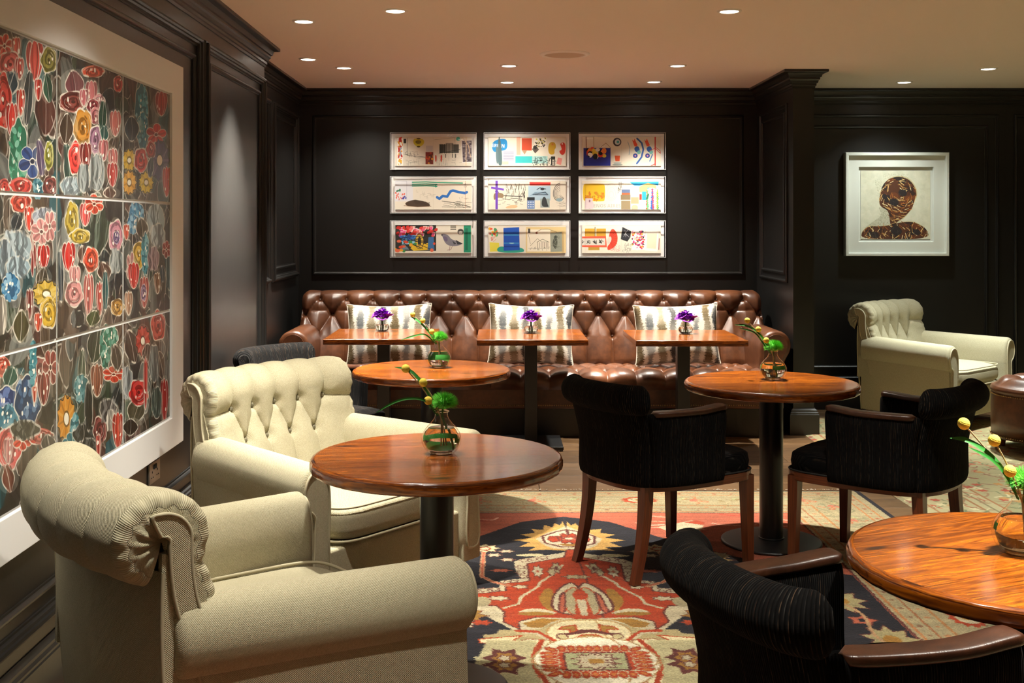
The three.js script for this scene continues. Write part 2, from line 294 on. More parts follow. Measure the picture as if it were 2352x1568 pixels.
// ---------------------------------------------------------------- recessed ceiling spotlights (lamp, lens and its light)
const WARM = lin(1.0, 0.945, 0.83), COOL = lin(0.94, 1.0, 0.94);
const ringGeo = lathe([[0.046, -0.002], [0.047, -0.006], [0.052, -0.008], [0.060, -0.006], [0.063, 0.0]], 36), lensGeo = new THREE.CylinderGeometry(0.046, 0.046, 0.004, 32);
function downlight(label, x, d, power, o = {}) {
  const t = thing('ceiling_spotlight', label, 'spotlight', x, CEIL, d, 0, o.group);
  mesh('trim_ring', ringGeo, M.trimRing, t);
  const l = mesh('lens', lensGeo, M.lens, t); l.position.y = -0.003;
  const s = new THREE.SpotLight(o.color ?? WARM, power, 0, o.angle ?? 0.56, o.blend ?? 1, 2);
  s.name = 'ceiling_spotlight_beam'; s.position.set(x, CEIL - 0.02, -d); s.target.position.set(x + (o.tx ?? 0), 0, -(d + (o.td ?? 0)));
  s.castShadow = true; s.shadow.radius = 1.6; s.shadow.mapSize.set(1024, 1024); s.shadow.bias = -0.0005;
  scene.add(s, s.target);
}
const PW = 34;
downlight('ceiling spotlight over the dark panel between flower painting and alcove', -1.027, 6.08, PW * 5, { angle: 0.55, blend: 1, tx: -0.5 });
downlight('ceiling spotlight above the small round table by the grey armchair', -0.509, 5.78, PW * 2.2, { angle: 0.5, blend: 0.9 });
downlight('ceiling spotlight above the round table between two black armchairs', 1.198, 5.79, PW * 2.2, { angle: 0.5, blend: 0.9 });
downlight('ceiling spotlight close to the outer corner of the left wall crown', -1.233, 7.47, PW * 0.5);
downlight('ceiling spotlight above the left end of the leather sofa seat', -1.052, 7.886, PW * 1.1);
downlight('ceiling spotlight nearest the crown above the left end of the sofa', -1.045, 8.71, PW * 0.3, { angle: 1.0 });
downlight('ceiling spotlight in line with the middle column of small artworks', 0.096, 7.78, PW * 1.5);
downlight('ceiling spotlight nearest the crown above the middle artworks', 0.0935, 8.68, PW * 0.38, { angle: 1.05 });
downlight('ceiling spotlight above the right square table', 1.254, 7.78, PW * 1.6);
downlight('ceiling spotlight nearest the crown above the right artworks', 1.215, 8.656, PW * 0.85, { angle: 0.85 });
downlight('ceiling spotlight nearest the crown above the match portrait', 3.138, 8.68, PW * 0.25, { color: COOL, angle: 1.0 });
downlight('ceiling spotlight above the cream armchair under the match portrait', 3.456, 7.93, PW * 1.5, { color: COOL });
// the same rows of spotlights go on over the front of the room
const more = 'ceiling spotlight over the front seating', grp = 'spotlights over the front of the room';
for (const [x, d, k, o] of [[-0.55, 4.35, 1.35, { angle: 0.52 }], [1.2, 3.85, 1.0, {}], [1.5, 2.4, 2.2, { angle: 0.5, blend: 0.9 }], [-0.45, 3.7, 0.6, { angle: 0.8, tx: -1.0 }], [-0.45, 2.3, 0.5, { angle: 0.8, tx: -1.0 }], [0.2, 2.0, 0.6, {}], [3.2, 5.6, 1.3, { color: COOL }], [3.2, 3.6, 1.3, { color: COOL }], [3.0, 1.2, 1.2, { color: COOL }], [-0.6, 0.2, 1, {}], [1.2, 0.2, 1, {}], [4.6, 7.0, 1, { color: COOL }], [4.6, 4.5, 1, { color: COOL }]])
  downlight(more, x, d, PW * k, { ...o, group: grp });
{ const t = thing('ceiling_speaker', 'round beige ceiling speaker grille set flush in the ceiling', 'speaker', 0.447, CEIL, 7.26);
  mesh('rim', lathe([[0.130, -0.004], [0.134, -0.012], [0.150, -0.010], [0.160, -0.004], [0.162, 0]], 48), M.trimRing, t);
  mesh('grille', lathe([[0, -0.016], [0.06, -0.015], [0.11, -0.011], [0.131, -0.005]], 48), M.speaker, t); }
// ---------------------------------------------------------------- cream tufted armchairs
// distance-based upholstery relief: creases are segments, buttons are points (metres on the cloth)
function tuft(creases, buttons, A, w, B, sb) {
  return (s, t) => {
    let d = 9; for (const [x0, y0, x1, y1] of creases) { const dx = x1 - x0, dy = y1 - y0, k = clamp(((s - x0) * dx + (t - y0) * dy) / (dx * dx + dy * dy || 1), 0, 1), q = Math.hypot(s - x0 - k * dx, t - y0 - k * dy); if (q < d) d = q; }
    let b = 9; for (const [x, y] of buttons) { const q = Math.hypot(s - x, t - y); if (q < b) b = q; }
    const e = 1 - clamp(d / w, 0, 1), puff = Math.sqrt(Math.max(0, 1 - e * e)) * 0.75 + (1 - e) * 0.25;
    return A * puff - B * Math.exp(-((b / sb) ** 2));
  };
}
function polyline(pts, n) { // resampled polyline with arc length: at(s) -> [x, y, nx, ny]
  const P = [], L = [0]; const c = new THREE.CatmullRomCurve3(pts.map(([x, y]) => V3(x, y, 0)), false, 'centripetal');
  for (let i = 0; i <= n; i++) P.push(c.getPoint(i / n));
  for (let i = 1; i <= n; i++) L.push(L[i - 1] + P[i].distanceTo(P[i - 1]));
  const total = L[n];
  return { total, at(s) { s = clamp(s, 0, total); let i = 1; while (i < n && L[i] < s) i++; const k = (s - L[i - 1]) / (L[i] - L[i - 1] || 1), p = P[i - 1], q = P[i], a = P[Math.max(0, i - 2)], b = P[Math.min(n, i + 1)], tx = b.x - a.x, ty = b.y - a.y, m = Math.hypot(tx, ty) || 1; return [lerp(p.x, q.x, k), lerp(p.y, q.y, k), ty / m, -tx / m]; } };
}
// profile of the back seen from the side: [z, y] from the seat, up the face, over the roll and under behind
const backPts = [[-0.215, 0.36], [-0.232, 0.46], [-0.262, 0.57], [-0.292, 0.66], [-0.301, 0.72]];
for (let a = -10; a <= 250; a += 20) backPts.push([-0.398 + 0.096 * Math.cos(a * Math.PI / 180), 0.785 + 0.096 * Math.sin(a * Math.PI / 180)]);
const backProf = polyline(backPts, 260), BL = backProf.total;
const sAtY = (y) => { for (let s = 0; s < BL; s += 0.002) if (backProf.at(s)[1] > y) return s; return 0; };
const row1 = sAtY(0.735), row2 = sAtY(0.605), HW = 0.362;
const b1 = [-0.25, -0.125, 0, 0.125, 0.25], b2 = [-0.1875, -0.0625, 0.0625, 0.1875], chairCreases = [], chairButtons = [];
b1.forEach((x) => { chairCreases.push([x, row1, x * 1.03, BL]); chairButtons.push([x, row1]); });
b2.forEach((x, i) => { chairCreases.push([x, row2, x, 0]); chairButtons.push([x, row2]); chairCreases.push([x, row2, b1[i], row1], [x, row2, b1[i + 1], row1]); });
chairCreases.push([-0.25, row1, -HW - 0.1, row1 - 0.02], [0.25, row1, HW + 0.1, row1 - 0.02]);
const chairTuft = tuft(chairCreases, chairButtons, 0.030, 0.062, 0.022, 0.022);
const planZ = (x) => 0.062 * (x / HW) ** 2;            // the back curves round the sitter
const endR = 0.028;
function backSurface(nu, nv) {
  return grid(nu, nv, (u, v) => {
    // the last bits of u round the cloth over the ends of the roll
    const U = lerp(-1.09, 1.09, u), core = clamp(U, -1, 1), over = clamp((Math.abs(U) - 1) / 0.09, 0, 1) * Math.PI / 2, sg = Math.sign(U);
    const s = v * BL, x = core * HW, [z, y, nz, ny] = backProf.at(s), fade = sstep(0, 0.05, s) * sstep(1.0, 0.92, Math.abs(core) + 0.0);
    const roll = sstep(row1 + 0.02, row1 + 0.26, s);
    const pleat = over > 0 ? 0.004 * Math.sin(s * 150) * Math.sin(over) : 0;
    const h = chairTuft(x, s) * (1 - 0.72 * roll) * lerp(0.75, 1, fade) - endR * (1 - Math.cos(over)) + pleat;
    return [x + sg * endR * Math.sin(over), y + ny * h, z + nz * h + planZ(x), x + U * 0.02, s];
  });
}
const shrunk = (sec, k) => { const n = sec.length - 1; return sec.map((q, i) => { const a = sec[(i + n - 1) % n], b = sec[(i + 1) % n], tx = b[0] - a[0], ty = b[1] - a[1], m = Math.hypot(tx, ty) || 1; return [q[0] + ty / m * k, q[1] - tx / m * k]; }); };
function sectionSweep(sec, z0, z1, at, bevel = 0.024) { // closed section [u out, v up] swept along the arm, both ends rounded over and closed
  const n = sec.length - 1, rings = [], st = 6;
  for (let i = st; i >= 0; i--) { const f = i / st * Math.PI / 2; rings.push([z0 + bevel * (1 - Math.sin(f)), shrunk(sec, bevel * (1 - Math.cos(f)))]); }
  for (let i = 1; i < 24; i++) rings.push([lerp(z0 + bevel, z1 - bevel, i / 24), sec]);
  for (let i = 0; i <= st; i++) { const f = i / st * Math.PI / 2; rings.push([z1 - bevel * (1 - Math.sin(f)), shrunk(sec, bevel * (1 - Math.cos(f)))]); }
  const mid = [0, 0]; for (let i = 0; i < n; i++) { mid[0] += sec[i][0] / n; mid[1] += sec[i][1] / n; } const spot = sec.map(() => mid), half = (r) => r.map(([a, b]) => [lerp(mid[0], a, 0.5), lerp(mid[1], b, 0.5)]);
  rings.unshift([z0, spot], [z0, half(rings[0][1])]); rings.push([z1, half(rings[rings.length - 1][1])], [z1, spot]);
  const per = [0]; for (let i = 1; i < sec.length; i++) per.push(per[i - 1] + Math.hypot(sec[i][0] - sec[i - 1][0], sec[i][1] - sec[i - 1][1]));
  return grid(n, rings.length - 1, (u, v) => { const [z, s] = rings[Math.round(v * (rings.length - 1))], i = Math.round(u * n), p = at(z, s[i][0], s[i][1]); return [...p, per[i], z]; });
}
function smoothClosed(pts, n) { const c = new THREE.CatmullRomCurve3(pts.map(([x, y]) => V3(x, y, 0)), true, 'centripetal'), out = []; for (let i = 0; i <= n; i++) { const p = c.getPoint(i / n); out.push([p.x, p.y]); } return out; }
const armSec = smoothClosed([[-0.058, 0.16], [-0.062, 0.36], [-0.066, 0.50], [-0.060, 0.575], [-0.032, 0.632], [0.012, 0.650], [0.058, 0.632], [0.086, 0.585], [0.088, 0.53], [0.066, 0.482], [0.046, 0.466], [0.044, 0.36], [0.044, 0.16], [-0.006, 0.135]], 90);
function makeArmchair() {
  const t = thing('armchair', '', 'armchair');
  const back = mesh('backrest', backSurface(220, 150), M.cream, t);
  for (const [x, s] of chairButtons) { const [z, y, nz, ny] = backProf.at(s), g = new THREE.SphereGeometry(0.009, 14, 10); g.scale(1, 1, 0.6); const b = mesh('button', g, M.cream, back); b.position.set(x, y - ny * 0.006, z - nz * 0.006 + planZ(x)); }
  // gathered ends of the roll, each with a narrow facing strip edged in piping
  const sRoll = sAtY(0.74), sFace = BL - 0.096 * 2.4, inset = (q, k) => { const [z, y, nz, ny] = backProf.at(q); return [z - nz * k, y - ny * k]; };
  for (const sg of [-1, 1]) {
    const cap = grid(150, 8, (u, w) => { const q = u * BL, r = inset(q, endR + 0.001 - chairTuft(sg * HW, q) * (1 - 0.72 * sstep(row1 + 0.02, row1 + 0.26, q)) * 0.75 - 0.004 * Math.sin(q * 150)), sp0 = inset(q, 0.078), m = sstep(sRoll - 0.06, sRoll + 0.04, q), sp = [lerp(sp0[0], -0.398, m), lerp(sp0[1], 0.785, m)], pl = Math.sin(q * 130) * Math.sin(Math.PI * Math.min(1, w * 1.2)); return [sg * (HW + endR + 0.007 * Math.sin(Math.PI * w) - 0.006 * w + 0.0028 * pl), lerp(r[1], sp[1], w), lerp(r[0], sp[0], w) + planZ(HW), q, w * 0.07]; }, 1, 1, sg > 0);
    mesh('roll_end', cap, M.cream, back);
    const fill = new THREE.Shape([[-0.24, 0.34], [-0.30, 0.66], [-0.34, 0.76], [-0.40, 0.76], [-0.405, 0.34]].map(([z, y]) => new THREE.Vector2(z, y))), fgeo = new THREE.ExtrudeGeometry(fill, { depth: 0.02, bevelEnabled: false }); fgeo.rotateY(-Math.PI / 2); fgeo.translate(sg * (HW + endR - 0.004) + 0.01, 0, planZ(HW));
    mesh('side_panel', boxUV(fgeo), M.cream, back);
    const out = [], inn = []; for (let i = 0; i <= 40; i++) { const q = i / 40 * sFace; out.push(inset(q, endR + 0.004)); inn.push(inset(q, Math.min(0.082, endR + 0.052))); }
    const loop = [...out, ...inn.reverse()], shp = new THREE.Shape(); loop.forEach(([z, y], i) => (i ? shp.lineTo(z, y) : shp.moveTo(z, y)));
    const g = new THREE.ExtrudeGeometry(shp, { depth: 0.010, bevelEnabled: true, bevelSize: 0.003, bevelThickness: 0.004, bevelSegments: 2, curveSegments: 6 });
    g.rotateY(-Math.PI / 2); g.translate(sg * (HW + endR + 0.006) + 0.005, 0, planZ(HW));
    const f = mesh('back_facing', boxUV(g), M.cream, t);
    mesh('piping', tube(loop.filter((q, i) => i % 2 === 0).map(([z, y]) => [sg * (HW + endR + 0.013), y, z + planZ(HW)]), 0.0045, 140, 7, true), M.creamPiping, f);
  }
  // outer back, curved and slightly raked
  const OB = 0.398, ob = mesh('outer_back', grid(30, 24, (u, v) => { const x = lerp(-OB, OB, u), y = lerp(0.10, 0.72, v); return [x, y, -0.372 - 0.03 * sstep(0.1, 0.7, y) + planZ(x) * 0.9 - 0.010 * Math.sin(Math.PI * v), x, y]; }, 1, 1, true), M.cream, t);
  for (const sg of [-1, 1]) { const pts = []; for (let i = 0; i <= 12; i++) { const v = i / 12, y = lerp(0.10, 0.72, v); pts.push([sg * OB, y, -0.373 - 0.03 * sstep(0.1, 0.7, y) + planZ(OB) * 0.9 - 0.010 * Math.sin(Math.PI * v)]); } mesh('piping', tube(pts, 0.005, 40, 7), M.creamPiping, ob); }
  // arms splay a little towards the front and dip slightly
  for (const sg of [-1, 1]) {
    const at = (z, u, v) => { const k = (z + 0.30) / 0.73; return [sg * (lerp(0.340, 0.428, k) + u), v > 0.45 ? v - 0.016 * k : v, z]; };
    const g = sectionSweep(armSec, -0.31, 0.435, at);
    const arm = mesh('arm', g, M.cream, t);
    // facing on the front of the arm, edged with piping
    const inner = shrunk(armSec, 0.020);
    const fs = new THREE.Shape(); inner.forEach(([u, v], i) => { const p = at(0.435, u, v); i ? fs.lineTo(p[0], p[1]) : fs.moveTo(p[0], p[1]); });
    const fg = new THREE.ExtrudeGeometry(fs, { depth: 0.006, bevelEnabled: true, bevelSize: 0.003, bevelThickness: 0.003, bevelSegments: 2 }); fg.translate(0, 0, 0.429);
    const fac = mesh('arm_facing', boxUV(fg), M.cream, arm);
    mesh('piping', tube(inner.filter((q, i) => i % 3 === 0 && i < armSec.length - 1).map(([u, v]) => at(0.438, u, v)), 0.0045, 110, 7, true), M.creamPiping, arm);
    // flat outside panel below the roll
    const pg = grid(20, 12, (u, v) => { const z = lerp(-0.312, 0.422, u), k = (z + 0.30) / 0.73, y = lerp(0.10, 0.485, v); return [sg * (lerp(0.340, 0.428, k) + 0.053 + 0.005 * Math.sin(Math.PI * u)), y, z, z, y]; }, 1, 1, sg > 0);
    mesh('outer_side', pg, M.cream, t);
    mesh('front_post', boxUV(new RoundedBoxGeometry(0.112, 0.2, 0.03, 2, 0.008).translate(sg * 0.424, 0.20, 0.415)), M.cream, t);
  }
  // seat base, front rail and cushion
  mesh('seat_base', boxUV(new RoundedBoxGeometry(0.74, 0.21, 0.73, 3, 0.012).translate(0, 0.205, 0.045)), M.cream, t);
  const W = 0.325, D0 = -0.24, D1 = 0.435;
  const cu = grid(72, 40, (u, v) => { // superellipsoid cushion with a soft crown
    const th = u * 2 * Math.PI, ph = (v - 0.5) * Math.PI, ex = 0.28, c = (a, e) => Math.sign(Math.cos(a)) * Math.abs(Math.cos(a)) ** e, s = (a, e) => Math.sign(Math.sin(a)) * Math.abs(Math.sin(a)) ** e;
    const rx = c(ph, 0.35) * c(th, ex), rz = c(ph, 0.35) * s(th, ex), yy = s(ph, 0.55);
    const x = rx * W, z = (D0 + D1) / 2 + rz * (D1 - D0) / 2, crownY = 0.016 * (1 - rx * rx) * (1 - rz * rz);
    return [x, 0.385 + yy * (0.073 + crownY), z, x + z * 0.0, z + yy * 0.07];
  }, 1, 1, true);
  const cushion = mesh('seat_cushion', cu, M.cream, t);
  for (const y of [0.325, 0.447]) { const pts = []; for (let i = 0; i < 48; i++) { const th = i / 48 * 2 * Math.PI, ex = 0.28, c = Math.sign(Math.cos(th)) * Math.abs(Math.cos(th)) ** ex, s = Math.sign(Math.sin(th)) * Math.abs(Math.sin(th)) ** ex; pts.push([c * (W - 0.004), y, (D0 + D1) / 2 + s * ((D1 - D0) / 2 - 0.004)]); } mesh('piping', tube(pts, 0.0048, 140, 7, true), M.creamPiping, cushion); }
  for (const [x, z] of [[-0.40, 0.38], [0.40, 0.38], [-0.32, -0.28], [0.32, -0.28]]) { const f = mesh('foot', lathe([[0, 0], [0.016, 0], [0.018, 0.008], [0.028, 0.11], [0, 0.11]], 16), M.walnut, t); f.position.set(x, 0, z); }
  return t;
}
// ---------------------------------------------------------------- black corduroy tub chairs with leather arm tops and walnut legs
const shellPath = new THREE.CatmullRomCurve3([V3(0.275, 0, 0.15), V3(0.277, 0, 0.02), V3(0.266, 0, -0.10), V3(0.240, 0, -0.19), V3(0.190, 0, -0.25), V3(0.10, 0, -0.277), V3(0, 0, -0.284), V3(-0.10, 0, -0.277), V3(-0.190, 0, -0.25), V3(-0.240, 0, -0.19), V3(-0.266, 0, -0.10), V3(-0.277, 0, 0.02), V3(-0.275, 0, 0.15)], false, 'centripetal');
const SL = shellPath.getLength();
function shellAt(s, off, y) { // point on the shell: s 0..1 along the tub, off outward, narrower towards the bottom
  const p = shellPath.getPointAt(clamp(s, 0, 1)), q = shellPath.getTangentAt(clamp(s, 0, 1)), n = V3(-q.z, 0, q.x); // outward
  if (n.dot(V3(p.x, 0, p.z + 0.02)) < 0) n.negate();
  const k = lerp(0.955, 1.0, sstep(0.40, 0.80, y)), lean = -0.035 * sstep(0.55, 0.8, y) * sstep(-0.1, -0.26, p.z);
  return V3(p.x * k + n.x * off, y, p.z * k + n.z * off + lean);
}
const tubeOver = (pts, r) => tube(pts, r, 80, 7);
function tubSheet(s0, s1, top, name) { // padded upholstery sheet of one stretch of the tub: inside, over the top, outside
  const sec = smoothClosed([[-0.030, 0.40], [-0.032, 0.55], [-0.030, top - 0.02], [-0.016, top], [0.016, top], [0.028, top - 0.02], [0.029, 0.55], [0.027, 0.40], [0, 0.395]], 44), n = sec.length - 1, m = 40;
  let per = [0]; for (let i = 1; i <= n; i++) per.push(per[i - 1] + Math.hypot(sec[i][0] - sec[i - 1][0], sec[i][1] - sec[i - 1][1]));
  const e = 0.012 / SL;
  return grid(m, n, (u, v) => { const i = Math.round(v * n), endK = Math.min(1, Math.sqrt(Math.min(u, 1 - u) * m / 1.5)), s = lerp(s0, s1, u), p = shellAt(s, sec[i][0] * lerp(0.55, 1, endK), lerp(0.41, sec[i][1], 1) - (1 - endK) * 0.01 * sstep(0.5, 0.7, sec[i][1])); return [p.x, p.y, p.z, s * SL, per[i]]; });
}
function capEnd(s, top) { const shp = smoothClosed([[-0.016, 0.41], [-0.017, 0.55], [-0.014, top - 0.025], [0, top - 0.012], [0.014, top - 0.025], [0.016, 0.55], [0.015, 0.41]], 26); const mid = shellAt(s, 0, 0.55); const pos = [], uv = [], idx = []; pos.push(mid.x, mid.y, mid.z); uv.push(0, 0.55); shp.forEach(([o, y]) => { const p = shellAt(s, o, y); pos.push(p.x, p.y, p.z); uv.push(o, y); }); for (let i = 1; i < shp.length; i++) idx.push(0, i, i + 1); const g = new THREE.BufferGeometry(); g.setAttribute('position', new THREE.Float32BufferAttribute(pos, 3)); g.setAttribute('uv', new THREE.Float32BufferAttribute(uv, 2)); g.setIndex(idx); g.computeVertexNormals(); return g; }
const seatOutline = (k = 1) => { const c = new THREE.CatmullRomCurve3([V3(0.278, 0, 0.12), V3(0.272, 0, 0.28), V3(0.238, 0, 0.340), V3(0.12, 0, 0.362), V3(0, 0, 0.368), V3(-0.12, 0, 0.362), V3(-0.238, 0, 0.340), V3(-0.272, 0, 0.28), V3(-0.278, 0, 0.12), V3(-0.262, 0, -0.08), V3(-0.22, 0, -0.20), V3(-0.13, 0, -0.262), V3(0, 0, -0.276), V3(0.13, 0, -0.262), V3(0.22, 0, -0.20), V3(0.262, 0, -0.08)].map((p) => p.multiplyScalar(k)), true, 'centripetal'); return c; };
function seatSolid(k) { // drop-in seat: upright sides, soft edge, low crown
  const c = seatOutline(k), pr = polyline([[0.985, 0.414], [1.0, 0.440], [1.0, 0.468], [0.985, 0.486], [0.94, 0.497], [0.7, 0.510], [0.35, 0.517], [0, 0.519]], 60);
  return grid(110, 26, (u, v) => { const p = c.getPointAt(u % 1), q = pr.at(v * pr.total), f = q[0]; return [p.x * f, q[1], p.z * f + (1 - f) * 0.03, p.x * f, p.z * f + q[1]]; }, 1, 1, true);
}
function railGeo() { const o = seatOutline(1.0), sh = new THREE.Shape(o.getSpacedPoints(80).map((p) => new THREE.Vector2(p.x, -p.z))), hole = new THREE.Path(seatOutline(0.86).getSpacedPoints(60).map((p) => new THREE.Vector2(p.x, -p.z))); sh.holes.push(hole); const g = new THREE.ExtrudeGeometry(sh, { depth: 0.034, bevelEnabled: true, bevelSize: 0.003, bevelThickness: 0.003, bevelSegments: 2 }); g.rotateX(-Math.PI / 2); g.translate(0, 0.378, 0); return boxUV(g); }
function legGeo(x, z, dx, dz, bow) { // tapered square leg, foot displaced by dx, dz; bow curves it like a sabre
  return creased(grid(4, 14, (u, v) => { const i = Math.round(u * 4) % 4, k = lerp(0.017, 0.0235, v), y = v * 0.395, f = (1 - v) ** bow, cx = x + dx * f, cz = z + dz * f, c = [[1, 1], [-1, 1], [-1, -1], [1, -1]][i]; return [cx + c[0] * k, y, cz + c[1] * k, y, u * 0.16]; }), 40);
}
const roundedRoll = smoothClosed([[-0.034, 0.70], [-0.038, 0.755], [-0.026, 0.800], [0.012, 0.822], [0.052, 0.806], [0.072, 0.768], [0.066, 0.724], [0.036, 0.700], [0.0, 0.690]], 40);
function makeTubChair() {
  const t = thing('tub_chair', '', 'armchair');
  const sj = 0.305, bTop = 0.76, aTop = 0.700; // share of the tub taken by each arm
  mesh('backrest', merge([tubSheet(sj, 1 - sj, bTop), capEnd(sj, bTop), capEnd(1 - sj, bTop)]), M.cord, t);
  let per = [0]; for (let i = 1; i < roundedRoll.length; i++) per.push(per[i - 1] + Math.hypot(roundedRoll[i][0] - roundedRoll[i - 1][0], roundedRoll[i][1] - roundedRoll[i - 1][1]));
  const N = 48, s0 = sj - 0.01, s1 = 1 - sj + 0.01, rg = (u, v) => { const i = Math.round(v * 40), s = lerp(s0, s1, u), e = Math.min(u, 1 - u) * N, k = e >= 3 ? 1 : Math.sqrt(1 - ((3 - e) / 3) ** 2 * 0.75), q = roundedRoll[i], p = shellAt(s, lerp(0.018, q[0], k), lerp(0.76, q[1], k)); return [p.x, p.y, p.z, s * SL, per[i]]; };
  const cap = (u) => { const pos = [], uv = [], idx = [], c = [0, 0, 0]; for (let i = 0; i <= 40; i++) { const q = rg(u, i / 40); pos.push(q[0], q[1], q[2]); uv.push(i * 0.004, 0.1); c[0] += q[0] / 41; c[1] += q[1] / 41; c[2] += q[2] / 41; } pos.push(...c); uv.push(0.08, 0.15); for (let i = 0; i < 40; i++) idx.push(i, i + 1, 41); const g = new THREE.BufferGeometry(); g.setAttribute('position', new THREE.Float32BufferAttribute(pos, 3)); g.setAttribute('uv', new THREE.Float32BufferAttribute(uv, 2)); g.setIndex(idx); g.computeVertexNormals(); return g; };
  mesh('back_roll', merge([grid(N, 40, rg), cap(0), cap(1)]), M.cord, t);
  for (const sg of [0, 1]) {
    const a = sg ? 1 - sj : 0, b = sg ? 1 : sj, arm = mesh('arm', merge([tubSheet(a, b, aTop), capEnd(a, aTop), capEnd(b, aTop)]), M.cord, t);
    const pad = smoothClosed([[-0.0335, 0.690], [-0.0345, 0.702], [-0.030, 0.709], [-0.015, 0.7115], [0, 0.712], [0.015, 0.7115], [0.029, 0.709], [0.0325, 0.702], [0.0315, 0.690], [0, 0.688]], 36), pa = sg ? 1 - sj + 0.012 : -0.002, pb = sg ? 1.002 : sj - 0.012;
    const pg = grid(26, 36, (u, v) => { const q = pad[Math.round(v * 36)], s = lerp(pa, pb, u), ff = Math.min(u, 1 - u) * 26, k = ff < 0.5 ? 0.0 : ff < 1.5 ? 0.93 : 1, front = sg ? 1 - u : u, lift = 0.010 * sstep(0.45, 0.0, front), p = shellAt(s, q[0] * k, lerp(0.702, q[1], k) + lift); return [p.x, p.y, p.z, s * SL, q[0] + q[1]]; });
    mesh('arm_pad', pg, M.armLeather, arm);
  }
  mesh('seat', seatSolid(0.985), M.cord, t);
  mesh('seat_frame', railGeo(), M.walnut, t);
  mesh('edge_braid', tube(seatOutline(1.004).getSpacedPoints(60).slice(0, 60).map((p) => [p.x, 0.418, p.z]), 0.004, 140, 6, true), M.cordPlain, t);
  for (const sg of [-1, 1]) { mesh('leg', legGeo(sg * 0.246, 0.308, sg * 0.004, 0.008, 1), M.walnut, t); mesh('leg', legGeo(sg * 0.190, -0.215, sg * 0.008, -0.065, 2), M.walnut, t); }
  return t;
}
// ---------------------------------------------------------------- tables
const planarUV = (g, k = 1) => { const p = g.attributes.position, uv = new Float32Array(p.count * 2); for (let i = 0; i < p.count; i++) { uv[i * 2] = (p.getX(i)) * k + 0.5; uv[i * 2 + 1] = (p.getZ(i) + (0.75 - Math.min(p.getY(i), 0.75)) * 0.8) * k + 0.5; } g.setAttribute('uv', new THREE.BufferAttribute(uv, 2)); return g; };
const roundTop = (() => { // flat top and softly worn edge, the grain of the edge running round it
  const top = planarUV(lathe([[0, 0.75], [0.2, 0.75], [0.385, 0.75]], 128)), prof = [[0.385, 0.75], [0.392, 0.7488], [0.397, 0.745], [0.400, 0.738], [0.400, 0.722], [0.398, 0.715], [0.393, 0.711], [0.385, 0.710]];
  const edge = grid(180, 7, (u, v) => { const [r, y] = prof[Math.round(v * 7)], a = u * 2 * Math.PI, w = r + 0.0012 * Math.sin(a * 37) * Math.sin(a * 11) * (v > 0.2 && v < 0.9 ? 1 : 0); return [w * Math.cos(a), y, w * Math.sin(a), a * 0.4, 0.31 + v * 0.06]; });
  return merge([top, edge, planarUV(lathe([[0.385, 0.71], [0, 0.71]], 96))]); })();
const columnGeo = lathe([[0.054, 0.02], [0.054, 0.70], [0, 0.70]], 48), discGeo = lathe([[0, 0.022], [0.05, 0.021], [0.16, 0.017], [0.224, 0.013], [0.230, 0.010], [0.231, 0.004], [0.228, 0], [0, 0]], 72);
function makeRoundTable() {
  const t = thing('round_table', '', 'table');
  mesh('tabletop', roundTop, M.wood, t);
  const p = mesh('mounting_plate', new THREE.BoxGeometry(0.28, 0.012, 0.28), M.blackMetal, t); p.position.y = 0.703;
  mesh('column', columnGeo, M.blackMetal, t);
  mesh('base_disc', discGeo, M.blackMetal, t);
  const c = mesh('collar', new THREE.TorusGeometry(0.0555, 0.0035, 8, 40), M.blackMetal, t); c.rotation.x = Math.PI / 2; c.position.y = 0.024;
  return t;
}
function makeSquareTable() {
  const t = thing('square_table', '', 'table');
  mesh('tabletop', planarUV(new RoundedBoxGeometry(0.72, 0.038, 0.74, 4, 0.006).translate(0, 0.731, 0)), M.wood, t);
  const p = mesh('mounting_plate', new THREE.BoxGeometry(0.5, 0.012, 0.4), M.blackMetal, t); p.position.y = 0.706;
  mesh('column', new RoundedBoxGeometry(0.084, 0.68, 0.084, 2, 0.004).translate(0, 0.36, 0), M.blackMetal, t);
  mesh('base_plate', new RoundedBoxGeometry(0.42, 0.022, 0.42, 2, 0.004).translate(0, 0.018, 0), M.blackMetal, t);
  for (const [x, z] of [[-0.18, -0.18], [0.18, -0.18], [-0.18, 0.18], [0.18, 0.18]]) { const f = mesh('foot', new THREE.CylinderGeometry(0.016, 0.018, 0.008, 16), M.chrome, t); f.position.set(x, 0.004, z); }
  return t;
}
const table0 = makeRoundTable(), TABLES = [
  ['dark glossy round wooden table between the two cream armchairs by the flower painting', -0.185, 3.60, 0.15],
  ['glossy round wooden table beside the grey pinstriped chair in front of the sofa', -0.322, 5.75, -0.1],
  ['glossy round wooden table between two black corduroy chairs', 1.290, 5.287, 0.05],
  ['glossy round wooden table in front of a lone black corduroy chair', 1.195, 2.50, 0.4]];
TABLES.forEach(([l, x, d, a], i) => { if (i) copyOf(table0, l, x, RUG, d, a, 'round pedestal tables'); else { tag(table0, l, 'table', 'round pedestal tables'); table0.position.set(x, RUG, -d); table0.rotation.y = a; } });
const sq0 = makeSquareTable(), SQ = [['square wooden table at the left end of the leather sofa', -0.755, 7.70], ['square wooden table at the middle of the leather sofa', 0.242, 7.66], ['square wooden table at the right end of the leather sofa', 1.262, 7.61]];
SQ.forEach(([l, x, d], i) => { if (i) copyOf(sq0, l, x, 0, d, 0, 'square tables along the sofa'); else { tag(sq0, l, 'table', 'square tables along the sofa'); sq0.position.set(x, 0, -d); } });

